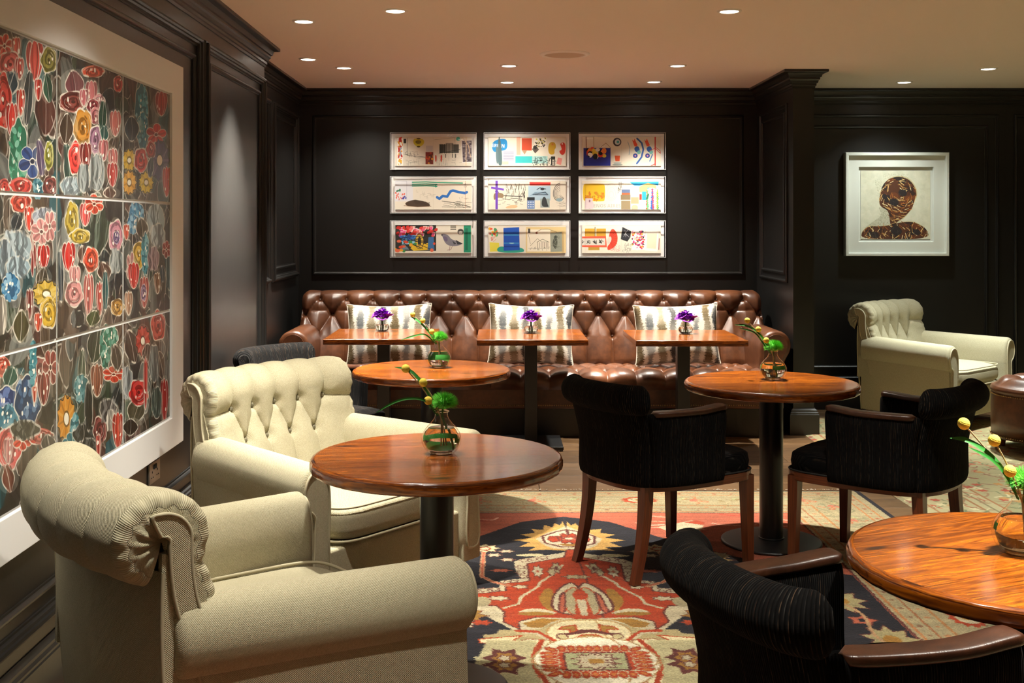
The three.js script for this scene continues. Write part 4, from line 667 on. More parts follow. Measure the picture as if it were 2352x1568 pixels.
// ---------------------------------------------------------------- large flower painting: three by three panels on a white mount
{
  const PD0 = 2.98, PY1 = 2.051, S = 1000, WX = -1.40, cols = [[2.99, 3.612], [3.624, 4.256], [4.268, 4.873]], rows = [[1.590, 2.051], [1.130, 1.578], [0.668, 1.118]];
  const onWall = (px, py) => { const d = FOCAL * -WX / (PPX - px), y = EYE + (PPY - py) * d / FOCAL; return [(d - PD0) * S, (PY1 - y) * S]; };
  const CROP = { A: (x, y) => onWall(x / 3.7325, 60 + y / 3.733), B: (x, y) => onWall(x / 3.92, 430 + y / 3.92), C: (x, y) => onWall(x / 3.136, 700 + y / 3.136) };
  const flowers = {
    A: `40 170 50 80 #d6402a;140 175 36 70 #d24432;90 330 70 90 #cf4a40;170 360 38 80 #c8382c;300 290 75 150 #cf4a40;420 290 50 90 #7a7424;85 500 80 90 #16303a;240 620 45 200 #20282a;330 540 32 80 #c8281c;410 530 45 100 #1f4a36;30 640 50 200 #c8281c;105 800 52 125 #cc2418;180 650 36 100 #c8301f;160 1120 60 270 #2f8a66;280 1160 85 110 #23407a;350 1130 40 130 #4a3a5a;420 1110 28 100 #8a8a22;330 1390 30 70 #1f6070;40 1380 40 50 #c8281c;180 1370 70 50 #c8281c;430 1370 45 70 #6a2420;640 500 90 100 #6a3c40;800 390 70 35 #d6401f;630 650 90 70 #6c2018;785 570 50 90 #c0686a;720 610 36 62 #bf6268;850 660 38 60 #c0707a;800 690 40 50 #8c2830;820 770 40 55 #c06468;710 870 60 135 #b8761c;990 830 48 95 #d0726a;1015 495 30 55 #c8281c;880 780 40 120 #1f4436;890 930 48 60 #1c5a54;820 980 38 105 #9a6a84;890 1060 40 80 #c0686a;590 1200 48 170 #1f3a30;650 1130 45 120 #c8241c;735 1110 50 100 #7c1c16;970 1150 40 90 #c0645e;965 1270 45 90 #b02a24;570 880 66 110 #3a2a1c;620 1370 80 60 #9fb4ba;830 1250 50 130 #8a9490;940 1430 60 40 #4a3024;720 1300 40 100 #7c8684;1215 700 42 170 #2a8aa4;1225 900 38 130 #1f7f9e;1385 660 50 90 #a02a24;1130 880 70 90 #22323a;1110 1150 45 78 #c9a31e *;1210 1150 42 85 #c8241c;1110 1340 45 85 #d0982a *;1255 1340 45 78 #d2b414 *;1340 930 60 72 #bf2a22;1370 1150 60 140 #443058 *;1295 1060 30 60 #b8241c;1430 1330 35 110 #c02a1c;1290 1210 32 70 #232a3a`,
    B: `190 140 70 70 #d23a22;265 280 42 95 #d23018;300 520 22 220 #8a1e18;150 320 60 70 #1e2c30;400 260 80 60 #9aa2b0;375 400 66 90 #cf8a86;450 350 40 110 #c8807c;395 620 55 92 #c0241c;140 540 110 130 #9fb4ba;60 650 60 150 #93a9b2;160 720 80 80 #9db6c0;100 900 60 100 #1f6a98;380 830 60 90 #3a3424;420 960 90 100 #c4a43c *;440 1130 55 115 #c9a018;345 1210 35 70 #cc3a1c;270 1050 32 120 #6a2018;190 1250 80 120 #3c3a1e;20 1150 35 140 #d8d0bc;550 800 30 200 #26343a;650 300 45 140 #a89020;720 440 70 52 #b89a20;770 240 50 90 #d04a48;850 150 60 70 #cc3818;1045 440 48 120 #c07a8c;1050 450 22 44 #6a4a80;620 620 60 112 #c02018;740 600 45 60 #4a3024;820 650 50 92 #d03a18;940 760 70 72 #4c3226;1050 660 45 90 #8a9490;675 800 50 82 #d08c88;670 960 60 92 #cc8480;800 970 45 170 #c86a62;900 1000 34 130 #b0382c;950 930 30 150 #1f5a5c;1060 1080 45 60 #b8801c;840 1180 70 60 #3c4a22;700 1180 50 60 #28302a;1230 240 50 90 #2a7aa4;1200 330 40 70 #1f6c98;1400 290 60 120 #a8bcc0;1420 440 50 90 #b4c0c2;1280 370 60 80 #40351e;1140 400 26 60 #d6401f;1250 610 40 100 #c49a24;1310 600 26 160 #1c7484;1180 720 30 110 #d0908a;1205 790 50 100 #d03a34;1380 640 40 90 #9a7a80;1300 940 40 120 #b04a44;1295 950 18 60 #8a6a90;1420 860 30 80 #7a4a24;1160 1040 35 90 #b88a6a;1465 780 26 60 #2c3a44;1500 560 28 60 #a02820`,
    C: `20 450 40 60 #d03a22;75 520 60 60 #1f4a3c;50 720 70 110 #1d3f86;60 810 60 70 #1a6078;200 690 70 150 #17406c;290 480 35 90 #7a3a32;365 450 40 100 #8a3a30;315 600 45 100 #7c2a22;250 600 20 90 #cf4020;70 1030 60 130 #c8504a;60 1050 28 80 #d68a84;160 970 50 60 #cc3c24;290 950 70 44 #c03424;180 900 80 56 #4a463a;350 1000 60 56 #4a4238;60 1250 50 80 #6a3a2c;240 420 16 140 #1c7280;590 480 30 140 #3c4a38;590 600 40 80 #2a6a70;480 820 48 140 #c8841c *;540 930 28 120 #1c7280;520 1010 50 70 #1b6a78;620 940 70 70 #15181a;640 730 22 140 #121210;640 1030 60 56 #2a2a28;690 290 70 110 #2c3a2a;760 300 30 130 #1f6e58;800 230 40 60 #23785e;700 540 45 100 #8a4a30;820 500 55 46 #d63a1c;840 380 45 80 #3a3428;720 900 35 80 #7a2a26;710 1020 16 80 #c02a20;780 760 50 70 #55504c;800 830 24 60 #d8d0c0;850 900 40 110 #c0402e;950 300 60 100 #3c302a;920 560 30 100 #98a0a2;980 760 70 80 #4a4430;1030 260 38 90 #b03428 *;1140 150 38 90 #b83a2c;1060 350 40 60 #402c24;1000 630 50 75 #c81c18;1050 560 15 160 #c02018;1110 420 28 110 #8a9490;1185 680 28 130 #a81c18;940 880 60 50 #2a2018;1130 700 28 90 #5a6a60`,
  };
  const art = canvas(1904, 1392, (g, w, h) => {
    seed(77); g.fillStyle = '#2a251e'; g.fillRect(0, 0, w, h); g.lineJoin = 'round'; g.lineCap = 'round';
    const white = '#d6d1c4';
    const hsv = (c) => { const [r, q, b] = hex(c).map((x) => x / 255), mx = Math.max(r, q, b), mn = Math.min(r, q, b), d = mx - mn; return [d ? (mx === r ? ((q - b) / d + 6) % 6 : mx === q ? (b - r) / d + 2 : (r - q) / d + 4) * 60 : 0, mx ? d / mx : 0, mx]; };
    const shape = (at, pts, fill, edge = white, lw = 5, ea = 0.9) => { smoothPath(g, pts.map(([a, b]) => at(a, b))); g.fillStyle = fill; g.fill(); if (edge) { g.globalAlpha = ea; g.strokeStyle = edge; g.lineWidth = lw; g.stroke(); g.globalAlpha = 1; } };
    const arc = (at, pts, c, lw, al = 0.9) => { g.globalAlpha = al; g.strokeStyle = c; g.lineWidth = lw; g.beginPath(); pts.forEach(([a, b], i) => { const [x, y] = at(a, b); i ? g.lineTo(x, y) : g.moveTo(x, y); }); g.stroke(); g.globalAlpha = 1; };
    const ring = (n, f) => Array.from({ length: n }, (_, k) => { const a = k / n * 6.283; const r = f(a); return [Math.cos(a) * r, Math.sin(a) * r]; });
    const fleck = (at, n) => { g.fillStyle = '#ebe6da'; for (let i = 0; i < n; i++) { const [x, y] = at(rr(-0.5, 0.5), rr(-0.5, 0.5)); g.beginPath(); g.ellipse(x, y, rr(4, 9), rr(3, 9), rr(-0.6, 0.6), 0, 6.3); g.fill(); } };
    const kinds = {
      leaf(at, c, quiet = false) { const b = rr(-0.35, 0.35); shape(at, [[0 + b, -1.12], [0.55, -0.5], [0.72, 0.05], [0.45, 0.6], [-b, 1.1], [-0.5, 0.55], [-0.7, 0], [-0.45, -0.6]], c, !quiet || rnd() < 0.4 ? white : null, rr(4, 8), quiet ? 0.6 : 0.9); for (let i = 0; i < 7; i++) { const q = rr(-0.45, 0.45); arc(at, [[q + b * 0.6, -0.8], [q * 1.3, -0.1], [q * 0.8 - b * 0.5, 0.8]], tone(c, rnd() < 0.6 ? 0.62 : 1.10), rr(8, 22), 0.5); } if (!quiet || rnd() < 0.12) arc(at, [[b, -0.95], [0.05, 0], [-b * 0.8, 0.95]], white, rr(2.5, 5), 0.7); },
      tulip(at, c) { for (const [x, k, t] of [[-0.42, 0.9, 0.78], [0.42, 0.92, 0.88], [0, 1, 1.02]]) { shape(at, [[x, -1.1 * k], [x + 0.36, -0.55], [x * 0.6 + 0.46, 0.15], [x * 0.4 + 0.22, 0.85], [0, 1.05], [x * 0.4 - 0.22, 0.85], [x * 0.6 - 0.46, 0.15], [x - 0.36, -0.55]], tone(c, t), white, rr(3, 6), 0.85); for (let i = 0; i < 5; i++) { const q = rr(-0.25, 0.25); arc(at, [[x + q, -0.7], [x * 0.7 + q * 1.2, 0], [x * 0.3 + q * 0.4, 0.8]], tone(c, rnd() < 0.6 ? 0.62 : 1.16), rr(4, 11), 0.6); } } fleck(at, 2); },
      rose(at, c) { const ph = rr(0, 6); shape(at, ring(26, (a) => 1 + 0.10 * Math.sin(a * 5 + ph) + rr(-0.04, 0.04)), c, white, rr(4, 8)); for (let j = 0; j < 9; j++) { const r = 0.9 - j * 0.09, a0 = ph + j * 2.1, p = []; for (let k = 0; k <= 12; k++) { const a = a0 + k / 12 * rr(2.4, 3.6); p.push([Math.cos(a) * r, Math.sin(a) * r]); } arc(at, p, tone(c, j % 2 ? 0.55 : 1.16), rr(7, 18), 0.75); if (j % 3 === 0) arc(at, p.slice(2, 9), white, rr(2, 4), 0.7); } shape(at, ring(10, () => 0.16), tone(c, 0.5), null); fleck(at, 2); },
      daisy(at, c) { const n = 5 + Math.floor(rnd() * 2), ph = rr(0, 6); for (let k = 0; k < n; k++) { const a = ph + k / n * 6.283, ca = Math.cos(a), sa = Math.sin(a), rot = (x, y) => [x * ca - y * sa, x * sa + y * ca]; shape(at, [[0.1, 0.08], [0.45, 0.40], [0.85, 0.42], [1.12, 0.1], [1.02, -0.3], [0.6, -0.42], [0.2, -0.18]].map(([x, y]) => rot(x, y)), tone(c, rr(0.8, 1.04)), white, rr(3, 6), 0.85); arc(at, [rot(0.15, 0), rot(0.6, 0.06), rot(0.95, 0)], tone(c, 0.6), rr(6, 12), 0.6); arc(at, [rot(0.3, 0.2), rot(0.7, 0.25), rot(0.95, 0.2)], tone(c, 1.16), rr(5, 10), 0.6); } shape(at, ring(10, () => 0.2), tone(c, 0.45), '#e8e2d0', 4); },
      cluster(at, c) { shape(at, ring(22, (a) => 1 + 0.1 * Math.sin(a * 7)), tone(c, 0.72), white, rr(3, 6)); for (let i = 0; i < 42; i++) { const a = rr(0, 6.283), r = Math.sqrt(rnd()) * 0.9, [x, y] = at(Math.cos(a) * r, Math.sin(a) * r); g.fillStyle = tone(c, rr(0.75, 1.5)); g.beginPath(); g.ellipse(x, y, rr(9, 20), rr(6, 13), rr(-0.8, 0.8), 0, 6.3); g.fill(); } fleck(at, 5); },
      smoke(at, c) { shape(at, ring(20, () => rr(0.85, 1.1)), tone(c, 0.9), white, rr(4, 8), 0.7); for (let i = 0; i < 14; i++) { const x = rr(-0.7, 0.7); arc(at, [[x, -0.85], [x + rr(-0.3, 0.3), -0.2], [x + rr(-0.3, 0.3), 0.4], [x + rr(-0.3, 0.3), 0.9]], rnd() < 0.35 ? tone(c, 1.3) : tone(c, 0.5), rr(6, 18), 0.65); } },
      star(at, c) { shape(at, ring(22, (a) => 1), tone(c, 0.7), null); smoothPath(g, Array.from({ length: 22 }, (_, k) => { const a = k / 22 * 6.283, r = k % 2 ? 0.78 : 1.16; return at(Math.cos(a) * r, Math.sin(a) * r); })); g.fillStyle = c; g.fill(); g.strokeStyle = '#2a2418'; g.lineWidth = 4; g.stroke(); for (let k = 0; k < 11; k++) { const a = k / 11 * 6.283; arc(at, [[Math.cos(a) * 0.35, Math.sin(a) * 0.35], [Math.cos(a) * 0.9, Math.sin(a) * 0.9]], tone(c, k % 2 ? 0.72 : 1.3), rr(6, 12), 0.6); } shape(at, ring(10, () => 0.32), '#ece6d4', tone(c, 0.5), 7); },
    };
    const pal = ['#3a3024', '#473828', '#26261e', '#55483a', '#22342a', '#3c2a20', '#5c605a', '#1a2022', '#6c706a', '#48261e', '#2c3c2a', '#1f4a50', '#33291e', '#241c18'];
    for (let i = 0; i < 420; i++) { const x = rr(-20, w + 20), y = rr(-20, h + 20), rx = rr(60, 150), ry = rr(50, 120), t = rr(-0.7, 0.7), at = (a, b) => [x + (a * Math.cos(t) - b * Math.sin(t) * 0.6) * rx, y + (a * Math.sin(t) * 0.6 + b * Math.cos(t)) * ry], c = pal[Math.floor(rnd() * pal.length)]; (rnd() < 0.10 ? kinds.smoke : kinds.leaf)(at, c, true); }
    for (const key of ['A', 'B', 'C']) for (const row of flowers[key].split(';')) {
      const [x, y, rx, ry, col, star] = row.trim().split(' '), X = +x, Y = +y, RX = +rx * 1.36, RY = +ry * 1.22, at = (a, b) => CROP[key](X + a * RX, Y + b * RY), [hu, sa, va] = hsv(col), warmRed = hu < 28 || hu > 335;
      const kind = star ? 'star' : sa < 0.22 ? 'smoke' : va < 0.42 && !(warmRed && sa > 0.6) ? 'leaf' : hu > 150 && hu < 260 ? (RY > RX * 1.5 ? 'cluster' : rnd() < 0.5 ? 'daisy' : 'cluster') : warmRed && RY > RX * 1.45 && rnd() < 0.65 ? 'tulip' : warmRed ? (rnd() < 0.6 ? 'rose' : 'daisy') : hu > 80 && hu <= 150 ? 'leaf' : 'rose';
      smoothPath(g, ring(20, () => rr(1.06, 1.2)).map(([a, b]) => at(a, b))); g.globalAlpha = 0.28; g.fillStyle = '#b9b6aa'; g.fill(); g.globalAlpha = 1;
      kinds[kind](at, col);
    }
    for (let i = 0; i < 30; i++) { const x = rr(0, w), y = rr(0, h), L = rr(50, 120); g.strokeStyle = white; g.globalAlpha = rr(0.5, 0.9); g.lineWidth = rr(2.5, 5); g.beginPath(); g.moveTo(x, y); g.bezierCurveTo(x + rr(-70, 70), y + L * 0.3, x + rr(-90, 90), y + L * 0.6, x + rr(-60, 60), y + L); g.stroke(); }
    g.globalAlpha = 1;
  });
  const artMat = phy({ map: art, roughness: 0.4, bumpMap: scaled(paintBump, 0.08), bumpScale: 0.0004, clearcoat: 0.2, clearcoatRoughness: 0.2 });
  const d0 = 2.80, d1 = 5.055, y0 = 0.530, y1 = 2.192, t = thing('flower_painting', 'large white-mounted painting of crowded bright flowers in nine panels', 'painting', LEFT, (y0 + y1) / 2, (d0 + d1) / 2, Math.PI / 2);
  // local: x runs towards the camera side reversed (local x = depth - middle), z out of the wall
  const md = (d0 + d1) / 2, my = (y0 + y1) / 2, lx = (d) => d - md, ly = (y) => y - my;
  // white mount with a hole for the panels
  const sh = new THREE.Shape([[d0, y0], [d1, y0], [d1, y1], [d0, y1]].map(([d, y]) => new THREE.Vector2(lx(d), ly(y)))); sh.holes.push(new THREE.Path([[2.978, 0.656], [2.978, 2.063], [4.885, 2.063], [4.885, 0.656]].map(([d, y]) => new THREE.Vector2(lx(d), ly(y)))));
  const mg = new THREE.ExtrudeGeometry(sh, { depth: 0.014, bevelEnabled: true, bevelSize: 0.002, bevelThickness: 0.002, bevelSegments: 2 }); mg.translate(0, 0, 0.012);
  mesh('mount', boxUV(mg), M.mat, t);
  mesh('backing', boxUV(new THREE.BoxGeometry(d1 - d0 - 0.02, y1 - y0 - 0.02, 0.012).translate(0, 0, 0.008)), M.white, t);
  cols.forEach(([a, b]) => rows.forEach(([c, e]) => { const g = new THREE.PlaneGeometry(b - a, e - c), uv = g.attributes.uv, u = (d) => (d - PD0) * S / 1904, v = (y) => 1 - (PY1 - y) * S / 1392; for (let i = 0; i < 4; i++) uv.setXY(i, lerp(u(a), u(b), uv.getX(i)), lerp(v(c), v(e), uv.getY(i)));
    const slab = mesh('canvas_panel', new THREE.BoxGeometry(b - a, e - c, 0.006), M.white, t); slab.position.set(lx((a + b) / 2), ly((c + e) / 2), 0.016); const p = mesh('painted_face', g, artMat, slab); p.position.z = 0.0034; }));

}
// ---------------------------------------------------------------- double socket under the painting
{ const t = thing('wall_socket', 'double power socket plate on the dark wall below the painting', 'socket', LEFT, 0.468, 4.70, Math.PI / 2);
  mesh('plate', new RoundedBoxGeometry(0.146, 0.086, 0.008, 3, 0.003).translate(0, 0, 0.004), M.socket, t);
  for (const sx of [-0.036, 0.036]) { for (const [x, y, w, h] of [[0, 0.012, 0.004, 0.008], [-0.011, -0.010, 0.0065, 0.004], [0.011, -0.010, 0.0065, 0.004]]) mesh('pin_hole', new THREE.BoxGeometry(w, h, 0.002).translate(sx + x, y - 0.008, 0.0085), M.black, t); mesh('switch', new RoundedBoxGeometry(0.011, 0.020, 0.006, 2, 0.002).translate(sx * 0.35, 0.022, 0.009), M.black, t); } }
// ---------------------------------------------------------------- nine small collages in clear acrylic boxes on the back wall
{
  const SX = [[155, 750], [878, 1480], [1605, 2215]], SY = [[112, 337], [452, 675], [795, 1012]], FX = [[122, 787], [845, 1510], [1577, 2247]], FY = [[83, 367], [420, 703], [762, 1045]], CW = 680, CH = 256;
  const art = canvas(CW * 3, CH * 3, (g) => {
    const R = (c, x, y, w, h, a = 0) => { g.save(); g.translate(x + w / 2, y + h / 2); g.rotate(a); g.fillStyle = c; g.fillRect(-w / 2, -h / 2, w, h); g.restore(); };
    const E = (c, x, y, rx, ry, a = 0) => { g.fillStyle = c; g.beginPath(); g.ellipse(x, y, rx, ry, a, 0, 6.3); g.fill(); };
    const Pg = (c, s, sm = true) => { const p = s.trim().split(/\s+/).map(Number), q = []; for (let i = 0; i < p.length; i += 2) q.push([p[i], p[i + 1]]); (sm ? smoothPath : hardPath)(g, q); g.fillStyle = c; g.fill(); };
    const Ln = (c, w, s) => { const p = s.trim().split(/\s+/).map(Number); g.strokeStyle = c; g.lineWidth = w; g.lineCap = 'round'; g.lineJoin = 'round'; g.beginPath(); for (let i = 0; i < p.length; i += 2) i ? g.lineTo(p[i], p[i + 1]) : g.moveTo(p[0], p[1]); g.stroke(); };
    const T = (s, c, size, x, y, a = 0, f = 'sans-serif') => { g.save(); g.translate(x, y); g.rotate(a); g.fillStyle = c; g.font = `bold ${size}px ${f}`; g.fillText(s, 0, 0); g.restore(); };
    const scrib = (c, w, x0, x1, y0, y1, n, L, vert = 0.5) => { for (let i = 0; i < n; i++) { const x = rr(x0, x1), y = rr(y0, y1), a = rnd() < vert ? rr(1.3, 1.8) : rr(-0.3, 0.3); Ln(c, rr(w * 0.6, w), `${x} ${y} ${x + Math.cos(a) * L * rr(0.4, 1)} ${y + Math.sin(a) * L * rr(0.4, 1)}`); } };
    const draw = {
      '0,0'() { R('#f4efe6', 172, 122, 46, 214); seed(1); for (let i = 0; i < 60; i++) E(['#d8401c', '#e2962a', '#f0ece4', '#c02a1c', '#e0b040', '#9aa0b0'][i % 6], rr(178, 210), rr(128, 322), rr(3, 9), rr(6, 20), rr(-0.5, 0.5)); Pg('#cfc02c', '295 130 330 122 372 128 385 150 372 178 335 192 300 170'); E('#5a5018', 338, 126, 16, 6); E('#7a6c1c', 336, 152, 22, 14); E('#3c3414', 338, 188, 14, 6); R('#2a2a28', 222, 128, 20, 34); Ln('#55524a', 2.5, '250 120 250 255 390 268'); Ln('#6a665c', 2, '222 245 330 270 390 275'); scrib('#5a564c', 2.2, 230, 330, 225, 260, 26, 22, 0.5); scrib('#8a867a', 1.6, 230, 390, 280, 325, 20, 40, 0.35); R('#7a2a20', 392, 230, 60, 94); seed(3); for (let i = 0; i < 24; i++) E(['#b8461c', '#4c1c18', '#c88a2a', '#5a3030'][i % 4], rr(398, 446), rr(236, 318), rr(4, 12), rr(4, 10)); R('#c9c2c0', 395, 180, 54, 45); Ln('#7a766c', 1.6, '460 135 620 118 622 300'); R('#4a4a44', 500, 170, 150, 66); R('#8a857a', 548, 160, 60, 70); for (const x of [505, 520, 540, 556, 575, 600]) Ln('#24241f', 4.5, `${x} 168 ${x} 238`); Ln('#24241f', 3, '495 240 660 210'); scrib('#8a867a', 2, 480, 660, 245, 320, 18, 40, 0.8); for (const x of [548, 600, 626]) Ln('#33322c', 5, `${x} 246 ${x} 272`); Pg('#c0301c', '466 252 478 252 478 300 468 310'); Pg('#c83a24', '508 250 522 252 520 300 510 315'); E('#3fae98', 645, 128, 16, 15); R('#e6e0d8', 672, 136, 94, 176, -0.05); R('#6a5f66', 678, 142, 84, 164, -0.05); seed(5); for (let i = 0; i < 40; i++) E(['#8f868c', '#443c44', '#a59ca0'][i % 3], rr(685, 752), rr(150, 298), rr(4, 12), rr(3, 9)); Ln('#d8bf9a', 6, '708 120 706 330'); Ln('#d8bf9a', 5, '680 120 725 180 742 270'); },
      '1,0'() { Pg('#1f83c0', '900 170 940 132 1010 124 1028 150 1024 215 960 222 918 235'); T('ERLIN', '#e8eef2', 36, 902, 190, 0.06); Pg('#50686c', '955 112 972 112 992 330 962 338 952 300'); Pg('#5a7278', '935 190 955 180 958 320 940 320'); R('#bcbac4', 990, 220, 96, 82); for (let i = 0; i < 6; i++) R('#8a88a0', 996, 228 + i * 12, 80, 4); R('#e0a890', 1098, 112, 30, 140); R('#c0492c', 1138, 122, 78, 96); Pg('#a98a6c', '1138 215 1180 215 1160 250', false); seed(9); R('#efe8d8', 1236, 116, 92, 76); for (let i = 0; i < 46; i++) E(i % 3 ? '#24241f' : '#d4cc4a', rr(1240, 1325), rr(118, 190), rr(3, 6), rr(3, 6)); Pg('#5a5048', '1218 208 1240 176 1272 210 1242 240', false); Pg('#2a2824', '1225 190 1240 176 1262 196 1240 212', false); R('#37b0b2', 1088, 262, 130, 52); R('#e4b49c', 985, 302, 50, 24); R('#9cc8c4', 1218, 262, 120, 56); scrib('#2c3a38', 4, 1222, 1395, 266, 326, 70, 22, 0.5); R('#2a2a26', 1365, 264, 32, 70); T('BER', '#e0d8c8', 24, 1392, 330, -1.57); Pg('#c09826', '1345 250 1342 170 1370 148 1400 160 1404 200 1390 208 1394 250'); E('#c86a2c', 1376, 170, 7, 7); Pg('#d03a2a', '1432 165 1460 152 1478 170 1476 240 1448 258 1424 222 1448 214 1444 190'); E('#f0d8d0', 1452, 166, 6, 6); Pg('#e09088', '1418 272 1452 280 1442 330 1406 320', false); },
      '2,0'() { R('#1f2a8c', 1616, 198, 210, 138); seed(11); for (let i = 0; i < 26; i++) E(['#e0c83a', '#d83a24', '#f0ece4', '#e07a2a', '#14141c'][i % 5], rr(1648, 1800), rr(212, 270), rr(8, 20), rr(8, 26), rr(-0.4, 0.4)); E('#10121c', 1708, 264, 18, 22); Ln('#7a3a24', 5, '1637 112 1640 196'); Ln('#8a6a34', 4, '1696 112 1697 198'); Ln('#a08868', 4, '1750 192 1790 160 1826 196'); E('#2c2430', 1877, 152, 32, 33); E('#c4d0d4', 1880, 152, 21, 22); E('#3a9a9c', 1883, 152, 10, 10); Pg('#d8562c', '1858 258 1900 258 1896 300 1864 300', false); Pg('#a8b0ac', '1838 308 1920 308 1898 325 1862 325'); E('#8a948e', 1880, 328, 40, 8); for (const dx of [0, 95]) { Pg('#e0502c', `${1990 + dx} 125 ${2004 + dx} 165 ${2012 + dx} 190 ${2040 + dx} 180 ${2022 + dx} 150 ${2012 + dx} 120 ${2006 + dx} 150`); Pg('#2458a0', `${2008 + dx} 196 ${2040 + dx} 180 ${2056 + dx} 215 ${2036 + dx} 236 ${2014 + dx} 222`); E('#78b8b0', 2046 + dx, 232, 14, 16, 0.5); E('#2a3f96', 2018 + dx, 258, 18, 18); E('#d8909c', 2018 + dx, 258, 7, 7); } Ln('#2a5aa4', 13, '2032 125 2068 160 2080 210 2066 270 2030 318'); Ln('#3a6aa8', 8, '2150 250 2130 300'); Ln('#7a9aa8', 4, '1960 150 1976 200 1970 250'); Ln('#c8302a', 9, '2172 115 2172 332'); Ln('#c8302a', 4, '2172 190 2210 220 2212 240 2172 200 2130 220'); Ln('#c8302a', 5, '2140 336 2172 320'); },
      '0,1'() { R('#d4d4d8', 155, 452, 140, 160); Ln('#9a9aa8', 2, '160 455 246 455 246 600'); seed(21); for (let i = 0; i < 34; i++) { const c = i < 8 ? '#2a6a4c' : i < 26 ? '#d8604c' : '#33409a', x = i < 8 ? rr(160, 200) : i < 26 ? rr(160, 230) : rr(216, 244); g.save(); g.translate(x, i < 8 ? rr(520, 545) : i < 26 ? rr(540, 600) : rr(575, 598)); g.rotate(rr(-1, 1)); E(c, 0, 0, 3.4, 9); g.restore(); } for (const [y, x] of [[464, 678], [479, 470], [493, 470]]) Ln('#2f9878', 9, `290 ${y} 400 ${y - 3} 480 ${y + 2} ${x} ${y + 6}`); Pg('#4a382a', '232 620 300 598 340 604 380 610 420 630 432 645 400 655 300 655 240 645'); Ln('#8a6a4c', 4, '225 645 330 655 435 650'); for (let i = 0; i < 12; i++) Ln('#3a2c20', 5, `${300 + i * 10} ${625 + i * 1.5} ${312 + i * 10} ${600 + i * 2}`); scrib('#b0a898', 2, 300, 450, 520, 590, 22, 30); Ln('#2a6ab8', 20, '482 580 500 592 525 570 560 575 585 535 605 528 650 540 700 548 712 540'); scrib('#5a564a', 2.4, 520, 720, 610, 655, 26, 60, 0.1); Ln('#4a463a', 4, '520 610 600 620 690 640 740 655'); Ln('#4a463a', 3, '520 655 740 658'); Ln('#a86a4c', 2, '700 455 700 670'); Ln('#6a665a', 2, '700 470 690 500 710 500 700 470'); scrib('#7a766a', 2, 640, 730, 575, 595, 10, 14); },
      '1,1'() { seed(31); scrib('#33322c', 3.4, 1000, 1165, 470, 570, 42, 50, 0.92); Ln('#33322c', 5, '1000 568 1140 574'); Ln('#3a3830', 3.5, '990 590 1040 600 1060 590 1100 588 1140 600'); scrib('#4a483e', 3, 890, 1150, 600, 640, 16, 26, 0.1); Pg('#8a7458', '918 540 1000 548 996 590 950 580 920 610'); Pg('#d8b088', '1040 640 1110 640 1100 665 1000 668'); R('#6a3fb0', 934, 452, 18, 222); R('#6f46b4', 900, 505, 100, 16, 0.16); Pg('#5a34a0', '925 545 942 520 968 550 944 535'); Pg('#d83a34', '1198 462 1362 464 1360 488 1200 488', false); R('#a4bccc', 1188, 492, 172, 112); Pg('#7e98ac', '1192 575 1260 545 1340 560 1320 540 1240 540', false); Ln('#2c343c', 5, '1255 520 1280 506 1300 512 1325 516'); E('#2c3036', 1298, 516, 16, 10); Ln('#4a5a68', 7, '1225 560 1320 540 1340 560 1240 560'); R('#22262a', 1180, 580, 58, 24); R('#6a86b4', 1180, 604, 58, 66); for (let i = 0; i < 9; i++) E('#e0e4e8', 1192 + (i % 3) * 17, 618 + Math.floor(i / 3) * 18, 4.5, 4.5); R('#93a09c', 1282, 590, 72, 70); Pg('#33383a', '1290 655 1296 590 1312 572 1328 590 1340 640 1350 656'); for (let i = 0; i < 5; i++) { g.strokeStyle = '#7a766e'; g.lineWidth = 6 - i; g.beginPath(); g.ellipse(1432, 540 + i * 2, 48 - i * 9, 70 - i * 12, 0.2, 0.6, 4.4); g.stroke(); } Pg('#8aa4ac', '1400 590 1450 585 1455 612 1410 615'); Ln('#9a9488', 2, '1434 455 1434 674'); scrib('#8a8478', 2, 1385, 1470, 615, 650, 12, 50, 0.05); },
